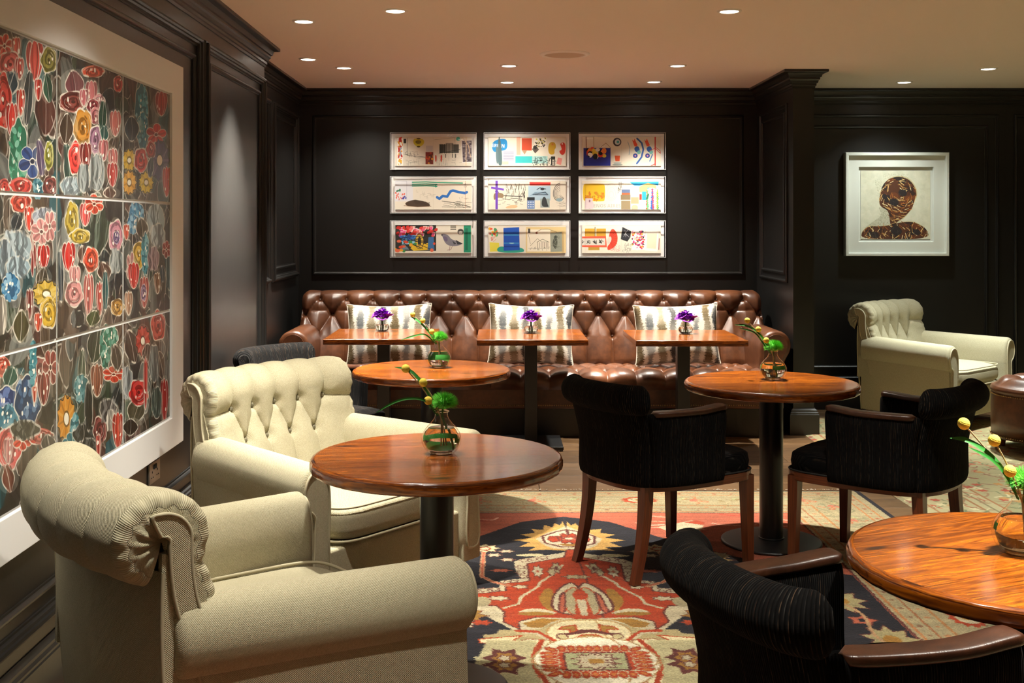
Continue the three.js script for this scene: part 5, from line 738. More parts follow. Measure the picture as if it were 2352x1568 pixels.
      '2,1'() { Pg('#d8b024', '1612 480 1640 474 1770 474 1784 490 1782 600 1770 614 1630 608 1612 600'); seed(41); for (let i = 0; i < 44; i++) E(i % 2 ? '#c8701c' : '#b8881c', rr(1630, 1775), rr(540, 606), rr(3, 10), rr(5, 14)); R('#c9b8bc', 1630, 588, 58, 84); R('#8a6a74', 1658, 600, 12, 70); T('BUENOS AIRES', '#a8a69e', 38, 1640, 660, 0, 'sans-serif'); R('#c9b8bc', 1628, 618, 66, 50); for (let i = 0; i < 3; i++) { g.strokeStyle = '#b4b0a8'; g.lineWidth = 2; g.beginPath(); g.ellipse(1832, 540 + i * 10, 46 - i * 14, 66 - i * 20, 0, 0, 6.3); g.stroke(); } scrib('#3a3834', 3, 1880, 1910, 456, 520, 12, 40, 0.8); R('#5a6a8c', 1912, 520, 66, 30); R('#a85a34', 1912, 545, 66, 20); R('#7a6a50', 1905, 560, 75, 40); R('#8a7a5c', 1908, 606, 72, 68); R('#b89878', 1984, 580, 60, 50); Pg('#c8a88c', '1984 640 2044 640 2030 700 1996 700'); Pg('#2d9ad0', '1972 462 2200 458 2196 490 2110 470 2050 492 2010 490', false); Pg('#e8cc78', '2048 500 2116 468 2180 490 2180 560 2050 540', false); R('#2a9ad0', 2070, 536, 32, 66); R('#2a9ad0', 2112, 506, 24, 24); R('#b83a2a', 2050, 556, 18, 44); Pg('#e8e0d0', '2100 520 2150 500 2200 530 2190 600 2120 590'); seed(43); for (let i = 0; i < 60; i++) { const k = i / 60; E(['#d83a5a', '#2f8a4c', '#e0b83a', '#2a5aa4', '#c8341c', '#58b070'][i % 6], 2150 + 45 * Math.sin(k * 3 + i), 520 + k * 170, rr(4, 9), rr(5, 12), rr(-0.6, 0.6)); } Pg('#1f6a4c', '2098 590 2118 545 2128 560 2108 605'); },
      '0,2'() { seed(51); R('#2c2a28', 158, 795, 316, 200); for (let i = 0; i < 70; i++) { const x = rr(165, 465), y = rr(800, 868); Pg(['#d83a34', '#e06a6a', '#c02a20', '#e0508a'][i % 4], `${x} ${y} ${x + 26} ${y - 4} ${x + 20} ${y + 24} ${x - 6} ${y + 20}`); if (i % 2) Ln('#f0e8dc', 3, `${x} ${y} ${x + 24} ${y} ${x + 16} ${y + 24}`); } R('#3a8ac8', 205, 880, 130, 46); R('#8ac8e0', 210, 920, 120, 24); for (let i = 0; i < 22; i++) E(['#2a62b8', '#1f4a90', '#58a8d8'][i % 3], rr(205, 325), rr(878, 916), rr(8, 16), rr(8, 14)); Pg('#e0b82a', '275 975 310 930 350 945 440 930 450 985 300 995', false); g.strokeStyle = '#d8b040'; g.lineWidth = 18; g.beginPath(); g.ellipse(345, 922, 22, 46, 0, 0, 6.3); g.stroke(); g.strokeStyle = '#22201e'; g.lineWidth = 4; g.beginPath(); g.ellipse(345, 922, 33, 57, 0, 0, 6.3); g.stroke(); g.beginPath(); g.ellipse(345, 922, 11, 34, 0, 0, 6.3); g.stroke(); Pg('#6a8496', '190 968 225 930 265 985 200 985', false); Pg('#3a6a9c', '415 890 455 886 462 990 408 985', false); for (let i = 0; i < 16; i++) Ln('#201e1c', 4, `${rr(170, 460)} ${rr(880, 985)} ${rr(170, 460)} ${rr(880, 985)}`); for (let i = 0; i < 14; i++) E(['#d84a2c', '#e06a4a', '#3f8a4c', '#e0a02a'][i % 4], rr(160, 460), rr(900, 1000), rr(8, 20), rr(7, 14)); Pg('#7d7a84', '512 872 525 862 548 864 575 880 590 905 640 920 682 940 650 955 600 960 560 950 535 920 522 880'); Pg('#6a5f7a', '520 880 560 885 566 920 545 925'); Pg('#3c3c42', '600 915 630 940 612 945', false); Pg('#33343a', '625 910 682 940 640 946', false); E('#4a4a50', 520, 872, 7, 7); Ln('#9a7a74', 4, '582 958 578 985 560 990'); Ln('#9a7a74', 4, '600 958 590 982 575 992'); R('#1f8a68', 688, 798, 56, 210); R('#176a50', 700, 820, 20, 170); for (let i = 0; i < 3; i++) R('#5a564c', 585, 800 + i * 13, 44, 7); E('#5a5650', 664, 848, 24, 24); E('#d0ccc4', 664, 856, 15, 14); R('#34322e', 645, 832, 38, 8); },
      '1,2'() { seed(61); g.fillStyle = '#d8c08a'; g.fillRect(1170, 810, 310, 202); R('#e8e0cc', 1180, 830, 180, 170); for (let i = 0; i < 22; i++) E(['#d84a3a', '#3fae78', '#d8a02a', '#4a8a5c'][i % 4], rr(890, 950), rr(815, 880), rr(4, 12), rr(4, 12)); for (let i = 0; i < 10; i++) Ln('#c84a4a', 2, `${rr(895, 940)} ${rr(880, 925)} ${rr(895, 940)} ${rr(880, 925)}`); Pg('#e0d44c', '888 928 962 934 964 998 892 1002', false); Pg('#2f9a86', '940 980 980 955 1050 980 1120 965 1160 985 1150 1010 960 1010'); Pg('#174fae', '996 818 1118 812 1122 990 998 995', false); R('#4aa0c8', 1000, 868, 116, 8); R('#2f78bc', 1000, 930, 116, 12); Pg('#8ac0d0', '1030 932 1090 932 1060 944'); R('#103a8c', 1000, 955, 116, 12); Ln('#6a6454', 2.4, '1205 955 1260 900 1290 925 1340 925'); Ln('#6a6454', 2.4, '1190 870 1205 940'); for (let i = 0; i < 7; i++) Ln('#55503f', 3, `${1262 + i * 13} 930 ${1262 + i * 13} 972`); Ln('#55503f', 3, '1255 928 1300 905 1350 928'); Ln('#6a6454', 2, '1190 975 1350 978'); scrib('#6a6454', 2.4, 1200, 1350, 960, 985, 24, 12, 0.9); Ln('#6a5f4c', 3, '1250 850 1290 828 1340 826 1410 850'); R('#4a443c', 1186, 822, 18, 34); E('#8a4a34', 1253, 856, 9, 8); Pg('#93998a', '1358 858 1448 848 1452 1000 1362 1004', false); Pg('#4a4e44', '1385 900 1400 880 1418 920 1405 990 1380 960 1376 930'); E('#3f443c', 1402, 888, 14, 12); for (let i = 0; i < 10; i++) Ln('#7a806f', 3, `${rr(1370, 1440)} ${rr(870, 980)} ${rr(1370, 1440)} ${rr(870, 980)}`); },
      '2,2'() { seed(71); R('#c89a30', 1628, 822, 80, 60); R('#c09028', 1716, 822, 74, 60); Ln('#8a7a58', 8, '1706 812 1706 900'); R('#b08a30', 1654, 960, 86, 30); Pg('#d8583c', '1577 884 1790 880 1798 968 1577 966', false); R('#c9c6bc', 1585, 898, 200, 54); g.lineCap = 'round'; for (const [x, y] of [[1605, 925], [1655, 925], [1705, 925], [1752, 925]]) for (let i = 0; i < 8; i++) Ln('#22201e', rr(2.5, 5), `${x + rr(-16, 16)} ${y + rr(-18, 18)} ${x + rr(-14, 18)} ${y + rr(-14, 16)}`); Pg('#e0402a', '1836 815 1872 846 1884 900 1868 960 1804 998 1800 960 1822 940 1830 900 1808 885'); E('#c8c0b4', 1816, 912, 16, 30, 0.4); for (let i = 0; i < 9; i++) { const a = -0.9 + i * 0.26; Ln('#8a2a1c', 2.4, `${1822 + 10 * Math.cos(a)} ${908 + 26 * Math.sin(a)} ${1836 + 44 * Math.cos(a)} ${908 + 86 * Math.sin(a)}`); } for (let i = 0; i < 12; i++) { g.strokeStyle = '#e09088'; g.lineWidth = 2; g.beginPath(); g.arc(rr(1830, 1900), rr(960, 1005), 7, 0, 6.3); g.stroke(); } Pg('#24252c', '1918 810 1985 842 1980 890 1956 924 1905 905', false); for (let i = 0; i < 9; i++) Ln('#c9c8cc', 2, `1942 860 ${1942 + rr(-26, 30)} ${860 + rr(-34, 34)}`); scrib('#6a6a62', 2.4, 1920, 1980, 930, 1000, 24, 26, 0.6); R('#f0e8e4', 1992, 838, 100, 150); for (let i = 0; i < 90; i++) E(['#c82a3a', '#e0508a', '#2c2a3a', '#f0ece8', '#d83a6a', '#e0a83a'][i % 6], rr(1996, 2088), rr(840, 984), rr(3, 10), rr(3, 9), rr(-1, 1)); Pg('#f2ece2', '2098 838 2200 842 2190 1000 2092 992', false); Pg('#e8d4b8', '2110 860 2186 862 2178 980 2106 974', false); Ln('#8a2a3a', 5, '2204 900 2200 985'); },
    };
    SX.forEach(([x0, x1], c) => SY.forEach(([y0, y1], r) => { g.save(); g.setTransform(1, 0, 0, 1, 0, 0); g.beginPath(); g.rect(c * CW, r * CH, CW, CH); g.clip(); g.translate(c * CW, r * CH); g.scale(CW / (x1 - x0), CH / (y1 - y0)); g.translate(-x0, -y0); R('#ddd5c4', x0, y0, x1 - x0, y1 - y0); Ln('#cfc6b4', 2, `${(x0 + x1) / 2} ${y0} ${(x0 + x1) / 2} ${y1}`); seed(c * 7 + r + 900); draw[c + ',' + r](); g.restore(); }));
  });
  const D = 9.10, wx = (x) => (860 + x / 3.36 - PPX) * D / FOCAL, wy = (y) => EYE + (PPY - 280 - y / 3.36) * D / FOCAL, artMat = std({ map: art, roughness: 0.85 });
  const names = [['bridge sketch, yellow patch and red marks', 'white sheet with a map, green bands and feather', 'graffiti lettering and a grey pigeon'], ['blue sign, orange square and yellow head', 'purple ribbon and spire sketches', 'blue painted block and pillared building'], ['blue card, eye charm and tulips', 'yellow wash, house and parrot', 'red fan and ink characters']];
  FX.forEach(([x0, x1], c) => FY.forEach(([y0, y1], r) => {
    const X0 = wx(x0), X1 = wx(x1), Y1 = wy(y0), Y0 = wy(y1), w = X1 - X0, h = Y1 - Y0, t = thing('collage_box', 'small collage in clear acrylic box showing ' + names[c][r], 'artwork', (X0 + X1) / 2, (Y0 + Y1) / 2, BACK, 0, 'acrylic boxed collages');
    mesh('backing', boxUV(new RoundedBoxGeometry(w - 0.008, h - 0.008, 0.012, 2, 0.002).translate(0, 0, 0.006)), M.mat, t);
    const sx0 = wx(SX[c][0]), sx1 = wx(SX[c][1]), sy1 = wy(SY[r][0]), sy0 = wy(SY[r][1]), sw = sx1 - sx0, shh = sy1 - sy0, cx = (sx0 + sx1) / 2 - (X0 + X1) / 2, cy = (sy0 + sy1) / 2 - (Y0 + Y1) / 2;
    const sheet = mesh('sheet', new THREE.BoxGeometry(sw, shh, 0.005).translate(cx, cy, 0.0185), M.paper, t), g = new THREE.PlaneGeometry(sw, shh), uv = g.attributes.uv;
    for (let i = 0; i < 4; i++) uv.setXY(i, (c + uv.getX(i)) / 3, 1 - (r + 1 - uv.getY(i)) / 3);
    mesh('collage_print', g.translate(cx, cy, 0.0212), artMat, sheet);
    // five acrylic panes and small fixing screws
    const Z = 0.062, pane = (name, W, H, px, py, pz, ry, rx) => { const p = mesh(name, new THREE.PlaneGeometry(W, H), M.acrylic, t); p.position.set(px, py, pz); p.rotation.set(rx, ry, 0); };
    pane('front_pane', w, h, 0, 0, Z, 0, 0); pane('side_pane', Z - 0.001, h, -w / 2, 0, Z / 2, Math.PI / 2, 0); pane('side_pane', Z - 0.001, h, w / 2, 0, Z / 2, Math.PI / 2, 0); pane('top_pane', w, Z - 0.001, 0, h / 2, Z / 2, 0, Math.PI / 2); pane('bottom_pane', w, Z - 0.001, 0, -h / 2, Z / 2, 0, Math.PI / 2);
    mesh('edge_trim', frameGeo(w + 0.003, h + 0.003, [[0, Z - 0.003], [0, Z + 0.001], [0.003, Z + 0.001], [0.003, Z - 0.003]]), M.acrylicEdge, t);
    for (const [px, py] of [[-0.44, 0.5], [0, 0.5], [0.44, 0.5], [-0.44, -0.5], [0, -0.5], [0.44, -0.5]]) { const s = mesh('screw', new THREE.CylinderGeometry(0.003, 0.003, 0.004, 10), M.chrome, t); s.position.set(px * w, py * h + Math.sign(py) * 0.001, Z * 0.5); }
  }));
}
// ---------------------------------------------------------------- framed match portrait on the far wall
{
  const art = canvas(700, 690, (g, w, h) => {
    g.fillStyle = '#cdcab2'; g.fillRect(0, 0, w, h); seed(80); for (let i = 0; i < 900; i++) { g.globalAlpha = 0.05; g.fillStyle = i % 2 ? '#9a987e' : '#efecd8'; g.beginPath(); g.arc(rr(0, w), rr(0, h), rr(6, 40), 0, 6.3); g.fill(); } g.globalAlpha = 1;
    const k = w / 970, X = (x) => (x - 305) * k, Y = (y) => (y - 300) * k, poly = (s) => { const p = s.split(' ').map(Number), q = []; for (let i = 0; i < p.length; i += 2) q.push([X(p[i]), Y(p[i + 1])]); return q; };
    seed(81); const head = poly('620 480 720 400 850 380 980 420 1060 520 1090 640 1050 740 1020 830 960 900 900 960 830 1000 760 1075 715 1060 705 930 680 850 590 810 560 740 580 600'), body = poly('312 1262 318 1150 420 1075 560 1080 690 1070 780 1035 900 1020 1030 1015 1140 1060 1230 1120 1268 1262');
    g.fillStyle = '#a9a68c'; for (let i = 0; i < 420; i++) { const t = rnd(), x = lerp(540, 700, t) + rr(-40, 40) - (t > 0.6 ? (t - 0.6) * 500 * rnd() : 0), y = lerp(430, 1080, t) + rr(-30, 30); g.globalAlpha = 0.5; g.beginPath(); g.arc(X(x), Y(y), rr(2, 5), 0, 6.3); g.fill(); } for (let i = 0; i < 160; i++) { g.beginPath(); g.arc(X(rr(620, 980)), Y(rr(345, 420)), rr(2, 5), 0, 6.3); g.fill(); } g.globalAlpha = 0.55; smoothPath(g, poly('540 800 640 830 720 900 740 1090 560 1110 330 1130 420 1050 560 960 600 900')); g.fillStyle = '#a5a28a'; g.fill(); g.globalAlpha = 0.6; for (let i = 0; i < 500; i++) { const x = rr(340, 740), y = rr(820, 1110); smoothPath(g, poly('540 800 640 830 720 900 740 1090 560 1110 330 1130 420 1050 560 960 600 900')); if (!g.isPointInPath(X(x), Y(y))) continue; g.fillStyle = i % 2 ? '#7f7d68' : '#c8c5ae'; g.beginPath(); g.arc(X(x), Y(y), rr(1.5, 4), 0, 6.3); g.fill(); } g.globalAlpha = 1;
    for (const shape of [head, body]) { g.save(); g.globalAlpha = 0.35; smoothPath(g, shape.map(([x, y]) => [x + rr(-10, 14), y + rr(-14, 8)])); g.fillStyle = '#a8843c'; g.fill(); g.globalAlpha = 1; smoothPath(g, shape); g.fillStyle = '#4c260e'; g.fill(); g.clip();
      for (let i = 0; i < 60; i++) { g.fillStyle = ['#1c1210', '#2a160c', '#6a3412'][i % 3]; g.globalAlpha = 0.8; g.beginPath(); g.ellipse(rr(0, w), rr(0, h), rr(14, 46), rr(14, 46), 0, 0, 6.3); g.fill(); } g.globalAlpha = 1; g.restore();
      for (let i = 0; i < 520; i++) { const x = rr(0, w), y = rr(0, h); smoothPath(g, shape); if (!g.isPointInPath(x, y)) continue; const a = shape === head ? Math.atan2(y - Y(640), x - X(850)) + 1.57 + rr(-0.7, 0.7) : rr(-2.6, -0.5), L = rr(12, 34); g.strokeStyle = ['#e0bf80', '#c89850', '#b06a24', '#f0dca8', '#7a4216'][i % 5]; g.lineWidth = rr(3, 6); g.beginPath(); g.moveTo(x - Math.cos(a) * L, y - Math.sin(a) * L); g.lineTo(x + Math.cos(a) * L, y + Math.sin(a) * L); g.stroke(); } 
      for (const [x, y, r] of shape === head ? [[890, 610, 60], [770, 740, 66], [640, 660, 40]] : [[500, 1200, 60], [800, 1140, 80], [1090, 1160, 50]]) { g.fillStyle = '#1a1416'; g.globalAlpha = 0.85; g.beginPath(); g.ellipse(X(x), Y(y), r * k, r * k * 0.8, 0.3, 0, 6.3); g.fill(); g.globalAlpha = 1; } }
  });
  const t = thing('match_portrait', 'white deep-framed portrait of a head made of matchsticks', 'picture', 3.236, 1.655, BACK), S = 0.833;
  mesh('frame', frameGeo(S, S, [[0, 0], [0, 0.058], [0.004, 0.062], [0.022, 0.062], [0.026, 0.058], [0.026, 0.030]]), M.portraitWhite, t);
  mesh('mount', frameGeo(S - 0.052, S - 0.052, [[0, 0.030], [0.088, 0.030], [0.089, 0.029], [0.092, 0.012]]), M.portraitWhite, t);
  mesh('backing', boxUV(new THREE.BoxGeometry(S - 0.01, S - 0.01, 0.008).translate(0, 0, 0.005)), M.portraitWhite, t);
  mesh('print', new THREE.PlaneGeometry(0.562, 0.552).translate(0, -0.004, 0.0125), std({ map: art, roughness: 0.7 }), t);
}
// ---------------------------------------------------------------- rugs
{
  const X0 = -1.35, X1 = 2.04, Z0 = 1.35, Z1 = 6.35, K = 409, CX = 0.345, CZ = 3.85, W = Math.round((X1 - X0) * K), H = Math.round((Z1 - Z0) * K);
  const art = canvas(W, H, (g) => {
    const navy = '#17151c', beige = '#938766', cream = '#aca082', red = '#983414', salmon = '#9c5038', ochre = '#8c6426', maroon = '#54261f', pale = '#9c8d64';
    const fl = (cx, cy) => { const px = 1040 + cx / 3.2125, py = 1080 + cy / 3.2125, z = FOCAL * EYE / (py - PPY); return [((px - PPX) * z / FOCAL - CX) * K, (z - CZ) * -K]; }; // metres from the rug's middle
    const pts = (s) => { const p = s.trim().split(/\s+/).map(Number), q = []; for (let i = 0; i < p.length; i += 2) q.push(fl(p[i], p[i + 1])); return q; };
    const all = (f) => { for (const sx of [1, -1]) for (const sy of [1, -1]) { g.save(); g.translate(W / 2, H / 2); g.scale(sx, sy); f(); g.restore(); } };
    const fill = (c, s, sm = false, line, lw = 4) => all(() => { (sm ? smoothPath : hardPath)(g, pts(s)); g.fillStyle = c; g.fill(); if (line) { g.strokeStyle = line; g.lineWidth = lw; g.stroke(); } });
    const line = (c, w, s) => all(() => { g.strokeStyle = c; g.lineWidth = w; g.lineJoin = 'round'; g.lineCap = 'round'; g.beginPath(); pts(s).forEach(([x, y], i) => (i ? g.lineTo(x, y) : g.moveTo(x, y))); g.stroke(); });
    const dot = (c, cx, cy, rx, ry) => all(() => { const [x, y] = fl(cx, cy); g.fillStyle = c; g.beginPath(); g.ellipse(x, y, rx, ry, 0, 0, 6.3); g.fill(); });
    const jag = (c, cx, cy, rx, ry, n, depth, line2 = maroon) => all(() => { const [x, y] = fl(cx, cy); const RX = rx * 0.5, RY = ry * 0.62; g.beginPath(); for (let i = 0; i < n * 2; i++) { const a = i / n * Math.PI, k = i % 2 ? 1 - depth : 1; g.lineTo(x + Math.cos(a) * RX * k, y + Math.sin(a) * RY * k); } g.closePath(); g.fillStyle = c; g.fill(); if (line2) { g.strokeStyle = line2; g.lineWidth = 1.6; g.stroke(); } });
    seed(91);
    g.fillStyle = navy; g.fillRect(0, 0, W, H); g.fillStyle = beige; g.fillRect(14, 14, W - 28, H - 28);
    const band = (i, w, c) => { g.strokeStyle = c; g.lineWidth = w; g.strokeRect(i, i, W - 2 * i, H - 2 * i); };
    band(34, 4, '#a0683c'); band(58, 4, '#a0683c'); band(150, 5, '#98683c'); band(178, 4, '#8a5a38'); band(202, 5, '#a0683c');
    // border scrolls and palmettes
    const border = (len, place) => { const n = Math.round(len / 118); for (let i = 0; i < n; i++) { const s = (i + 0.5) / n * len; place(s, i); } };
    const motif = (x, y, i, turn) => { g.save(); g.translate(x, y); g.rotate(turn); if (i % 4 === 2) { g.fillStyle = red; g.beginPath(); for (let k = 0; k < 24; k++) { const a = k / 12 * Math.PI, r = k % 2 ? 30 : 38; g.lineTo(Math.cos(a) * r * 1.15, Math.sin(a) * r * 0.8); } g.fill(); g.fillStyle = cream; g.beginPath(); g.ellipse(0, 0, 26, 18, 0, 0, 6.3); g.fill(); g.fillStyle = ochre; g.beginPath(); g.ellipse(0, 0, 10, 8, 0, 0, 6.3); g.fill(); } else { g.strokeStyle = '#a8603c'; g.lineWidth = 4; for (const sg of [-1, 1]) { g.beginPath(); g.moveTo(0, 34 * sg); g.bezierCurveTo(30, 20 * sg, -30, 0, 18, -8 * sg); g.stroke(); g.beginPath(); g.ellipse(22 * sg, 10 * sg, 9, 5, 0.6 * sg, 0, 6.3); g.stroke(); } g.fillStyle = '#a85f48'; g.beginPath(); g.ellipse(0, 0, 9, 13, 0.5, 0, 6.3); g.fill(); g.fillStyle = '#93986e'; g.beginPath(); g.ellipse(-24, -12, 7, 12, 0.8, 0, 6.3); g.fill(); } g.restore(); };
    border(W - 200, (s, i) => { motif(100 + s, 104, i, 0); motif(100 + s, H - 104, i, 0); }); border(H - 200, (s, i) => { motif(104, 100 + s, i, 1.57); motif(W - 104, 100 + s, i, 1.57); });
    for (const [inset, c] of [[46, '#8c5438'], [190, '#7a5a40'], [164, '#a0704a']]) { border((W - 2 * inset) * 3, (s, i) => { const x = inset + s / 3; g.fillStyle = c; for (const y of [inset, H - inset]) { g.beginPath(); g.arc(x, y, i % 2 ? 5 : 3.5, 0, 6.3); g.fill(); } }); border((H - 2 * inset) * 3, (s, i) => { const y = inset + s / 3; g.fillStyle = c; for (const x of [inset, W - inset]) { g.beginPath(); g.arc(x, y, i % 2 ? 5 : 3.5, 0, 6.3); g.fill(); } }); }
    // field: salmon corners with cream scrolls, dark medallion
    g.fillStyle = salmon; g.fillRect(210, 210, W - 420, H - 420); g.strokeStyle = maroon; g.lineWidth = 4; g.strokeRect(212, 212, W - 424, H - 424);
    for (const sx of [-1, 1]) for (const sy of [-1, 1]) for (let i = 0; i < 16; i++) { const x = W / 2 + sx * rr(120, 460), y = H / 2 + sy * rr(640, 800); g.strokeStyle = ['#c98a70', cream, '#9a3a28', '#d0a088'][i % 4]; g.lineWidth = rr(4, 9); g.beginPath(); g.moveTo(x, y); g.bezierCurveTo(x + rr(-50, 50), y + rr(-30, 30), x + rr(-70, 70), y + rr(-30, 30), x + rr(-90, 90), y + rr(-25, 25)); g.stroke(); }
    fill(cream, '1500 430 1660 400 1760 380 1850 420 1780 500 1640 480'); fill(red, '1700 395 1800 380 1860 400 1830 412');
    all(() => { hardPath(g, [[0, -0.0]].concat([[0, -1.90], [0.22, -1.80], [0.52, -1.42], [0.80, -1.14], [1.17, -0.94], [1.17, 0], [0, 0]].map(([x, y]) => [x * K, y * K]))); g.fillStyle = navy; g.fill(); });
    fill('#b38a48', '835 388 870 420 900 402 930 435 985 415 1010 455 1095 445 1080 475 1195 488 1120 510 1270 530 1150 545 1245 578 1120 580 1190 608 1060 602 850 610 835 610'); fill(cream, '835 425 900 450 1000 478 1095 520 1060 565 1000 592 845 602 835 600'); fill('#bfb094', '838 452 920 468 1040 500 1040 552 930 580 845 580', false, maroon, 5); jag(red, 838, 518, 62, 64, 7, 0.42); jag(salmon, 838, 518, 30, 30, 5, 0.4); dot('#b8ac90', 838, 518, 5, 7); fill(red, '930 505 985 500 1012 524 985 545 930 540', false, maroon, 2); fill(ochre, '838 560 900 556 960 562 900 572 838 574');
    // red lobed medallion with cream serrated rim
    fill(cream, '850 600 960 625 1275 672 1330 690 1350 760 1330 815 1490 832 1520 880 1690 892 1860 900 1900 1040 1700 1100 1500 1240 850 1240'); for (const [x, y] of [[1300, 730], [1320, 770], [1310, 800], [1400, 840], [1450, 845], [1560, 895], [1640, 900], [1720, 905], [1100, 660], [1180, 670], [1250, 680]]) jag(cream, x, y, 22, 20, 5, 0.5);
    fill(red, '850 598 905 602 945 655 1240 705 1275 830 1330 840 1460 850 1482 905 1640 922 1800 930 1800 1012 1600 1015 1562 1060 1602 1135 1512 1188 1490 1130 1350 1098 1100 1112 850 1112', false, maroon, 3);
    fill(ochre, '1130 880 1200 890 1230 930 1275 960 1250 1035 1180 1065 1150 960', true); fill(cream, '935 825 1060 868 1150 940 1195 1010 1180 1062 1000 1092 900 1092', true, maroon, 4); fill(beige, '940 860 1040 900 1090 960 1100 1090 900 1092', true, red, 3); fill(salmon, '1045 900 1100 940 1130 1000 1165 1060 1120 1068 1085 1000', true, maroon, 3); fill(red, '940 878 985 915 1008 935 992 975 1010 1010 1050 1072 980 1105 900 1105', true); fill(cream, '945 968 995 962 1004 1085 945 1090', true);
    fill(cream, '1165 1065 1280 1032 1400 1036 1480 1066 1400 1060 1210 1078', true); fill(ochre, '1180 1075 1300 1055 1420 1062 1482 1072 1440 1086 1240 1084', true); fill(ochre, '1110 1108 1330 1104 1482 1142 1440 1180 1330 1180 1250 1140', false, cream, 6);
    line(cream, 6, '985 715 1080 780 1200 840 1230 872 1390 950 1430 1000 1552 1032'); jag(cream, 1185, 760, 22, 60, 7, 0.35); dot(salmon, 1185, 760, 3, 8); jag(beige, 1040, 735, 20, 60, 6, 0.35); dot(maroon, 1040, 738, 3, 12); jag(beige, 1085, 765, 16, 40, 6, 0.35); jag(cream, 1360, 875, 30, 20, 5, 0.4); jag(cream, 1560, 960, 46, 22, 7, 0.4); jag(beige, 945, 800, 40, 22, 6, 0.45); dot(beige, 1700, 985, 16, 24);
    // flowers on the dark ground
    jag('#b0a67e', 232, 590, 60, 50, 8, 0.35); jag(red, 232, 592, 26, 26, 5, 0.3); dot(cream, 232, 592, 8, 9); line('#b08460', 9, '222 620 215 800 300 840 420 868'); line(salmon, 4, '222 620 215 800 300 840 420 868'); jag(salmon, 355, 755, 46, 18, 6, 0.4); jag(cream, 300, 640, 34, 22, 6, 0.45); jag(cream, 390, 612, 34, 20, 6, 0.45); jag(cream, 400, 675, 34, 20, 6, 0.45); fill('#b0a67e', '520 640 640 632 690 645 600 655', true); fill('#b0a67e', '1065 632 1200 628 1340 645 1180 655', true); jag('#a99c70', 2080, 800, 120, 90, 12, 0.3); jag(ochre, 2120, 1130, 110, 60, 9, 0.35); jag(cream, 1950, 640, 60, 40, 8, 0.4); jag(ochre, 60, 1090, 90, 60, 9, 0.3); jag(cream, 60, 1150, 60, 34, 8, 0.4); jag(red, 220, 1140, 40, 22, 6, 0.4);
    // middle of the medallion: beige ground, cartouche and petal frame
    fill(pale, '640 1190 720 1150 850 1110 1100 1112 1330 1180 1520 1200 1800 1230 1900 1700 640 1700'); fill('#c4b78f', '980 1120 1150 1120 1280 1160 1340 1230 1290 1300 1320 1350 900 1350 900 1120', true, '#9a7a4c', 3); fill(ochre, '1085 1155 1190 1168 1225 1190 1140 1190 1150 1215 1095 1200', false, red, 3); fill(maroon, '985 1190 1060 1190 1150 1215 1260 1218 1180 1232 1100 1222 985 1206'); fill(ochre, '985 1228 1060 1226 1110 1245 1120 1272 985 1275', false, red, 3); fill(cream, '985 1238 1015 1238 1012 1268 985 1268'); for (const x of [1120, 1180, 1240]) jag(red, x, 1295, 9, 10, 4, 0.3); fill('#a79b70', '1170 1225 1250 1222 1270 1250 1200 1268', true, maroon, 2); line(red, 10, '1530 1200 1400 1205 1290 1280'); line(cream, 6, '1500 1215 1400 1218 1310 1290');
    fill('#cdc39e', '1330 1270 1480 1258 1690 1300 1520 1392 1340 1342', false, '#8a5a3a', 3); line(red, 8, '1470 1300 1530 1480 1500 1600'); line(red, 5, '1690 1300 1520 1392'); fill('#c9bc94', '1520 1235 1850 1260 1850 1290 1660 1300', false, red, 3);
    fill('#d2cab0', '850 1325 1340 1340 1500 1400 1545 1460 1480 1540 1350 1620 850 1640', true, '#9a7a50', 3); all(() => { g.fillStyle = red; g.fillRect(0, -44, 60, 44); }); all(() => { const petal = (x, y, a) => { g.save(); g.translate(x, y); g.rotate(a); for (const [c, k] of [[cream, 1], [red, 0.82], ['#a8622c', 0.4]]) { g.fillStyle = c; g.beginPath(); g.ellipse(0, -9, 8 * k, 15 * k, 0, 0, 6.3); g.fill(); } g.restore(); }; for (let i = 0; i < 4; i++) petal(6 + i * 13, -38, 0); for (let i = 0; i < 3; i++) petal(56, -30 + i * 13, 1.57); petal(54, -38, 0.78); });
    all(() => { g.fillStyle = maroon; g.fillRect(0, -33, 45, 33); g.fillStyle = '#8f8f68'; g.fillRect(0, -30, 42, 30); }); jag(cream, 1085, 1445, 62, 34, 8, 0.4); all(() => { g.fillStyle = ochre; g.fillRect(0, -8, 10, 8); }); fill('#a9a078', '1560 1400 1950 1390 1950 1600 1540 1600'); jag(maroon, 1750, 1452, 62, 62, 6, 0.4); jag(ochre, 1750, 1452, 40, 40, 6, 0.35); jag(cream, 1750, 1452, 20, 20, 5, 0.35);
    // scattered leaves and stems over the dark ground
    for (const [x, y, rx, ry, c, n] of [[1.02, -0.62, 46, 60, '#8f845c', 9], [0.86, -0.86, 60, 26, cream, 7], [1.08, -0.20, 44, 62, '#8f845c', 9], [0.98, 0.0, 34, 40, ochre, 7], [0.62, -1.16, 44, 22, '#a08a58', 7], [1.04, -0.40, 24, 24, salmon, 5], [0.74, -1.02, 22, 18, red, 5], [0.52, -1.30, 22, 14, cream, 5]]) all(() => { g.beginPath(); for (let i = 0; i < n * 2; i++) { const a = i / n * Math.PI, k = i % 2 ? 0.62 : 1; g.lineTo(x * K + Math.cos(a) * rx * k, y * K + Math.sin(a) * ry * k); } g.closePath(); g.fillStyle = c; g.fill(); g.strokeStyle = maroon; g.lineWidth = 2; g.stroke(); g.beginPath(); g.ellipse(x * K, y * K, rx * 0.3, ry * 0.3, 0, 0, 6.3); g.fillStyle = rx > 40 ? ochre : navy; g.fill(); });
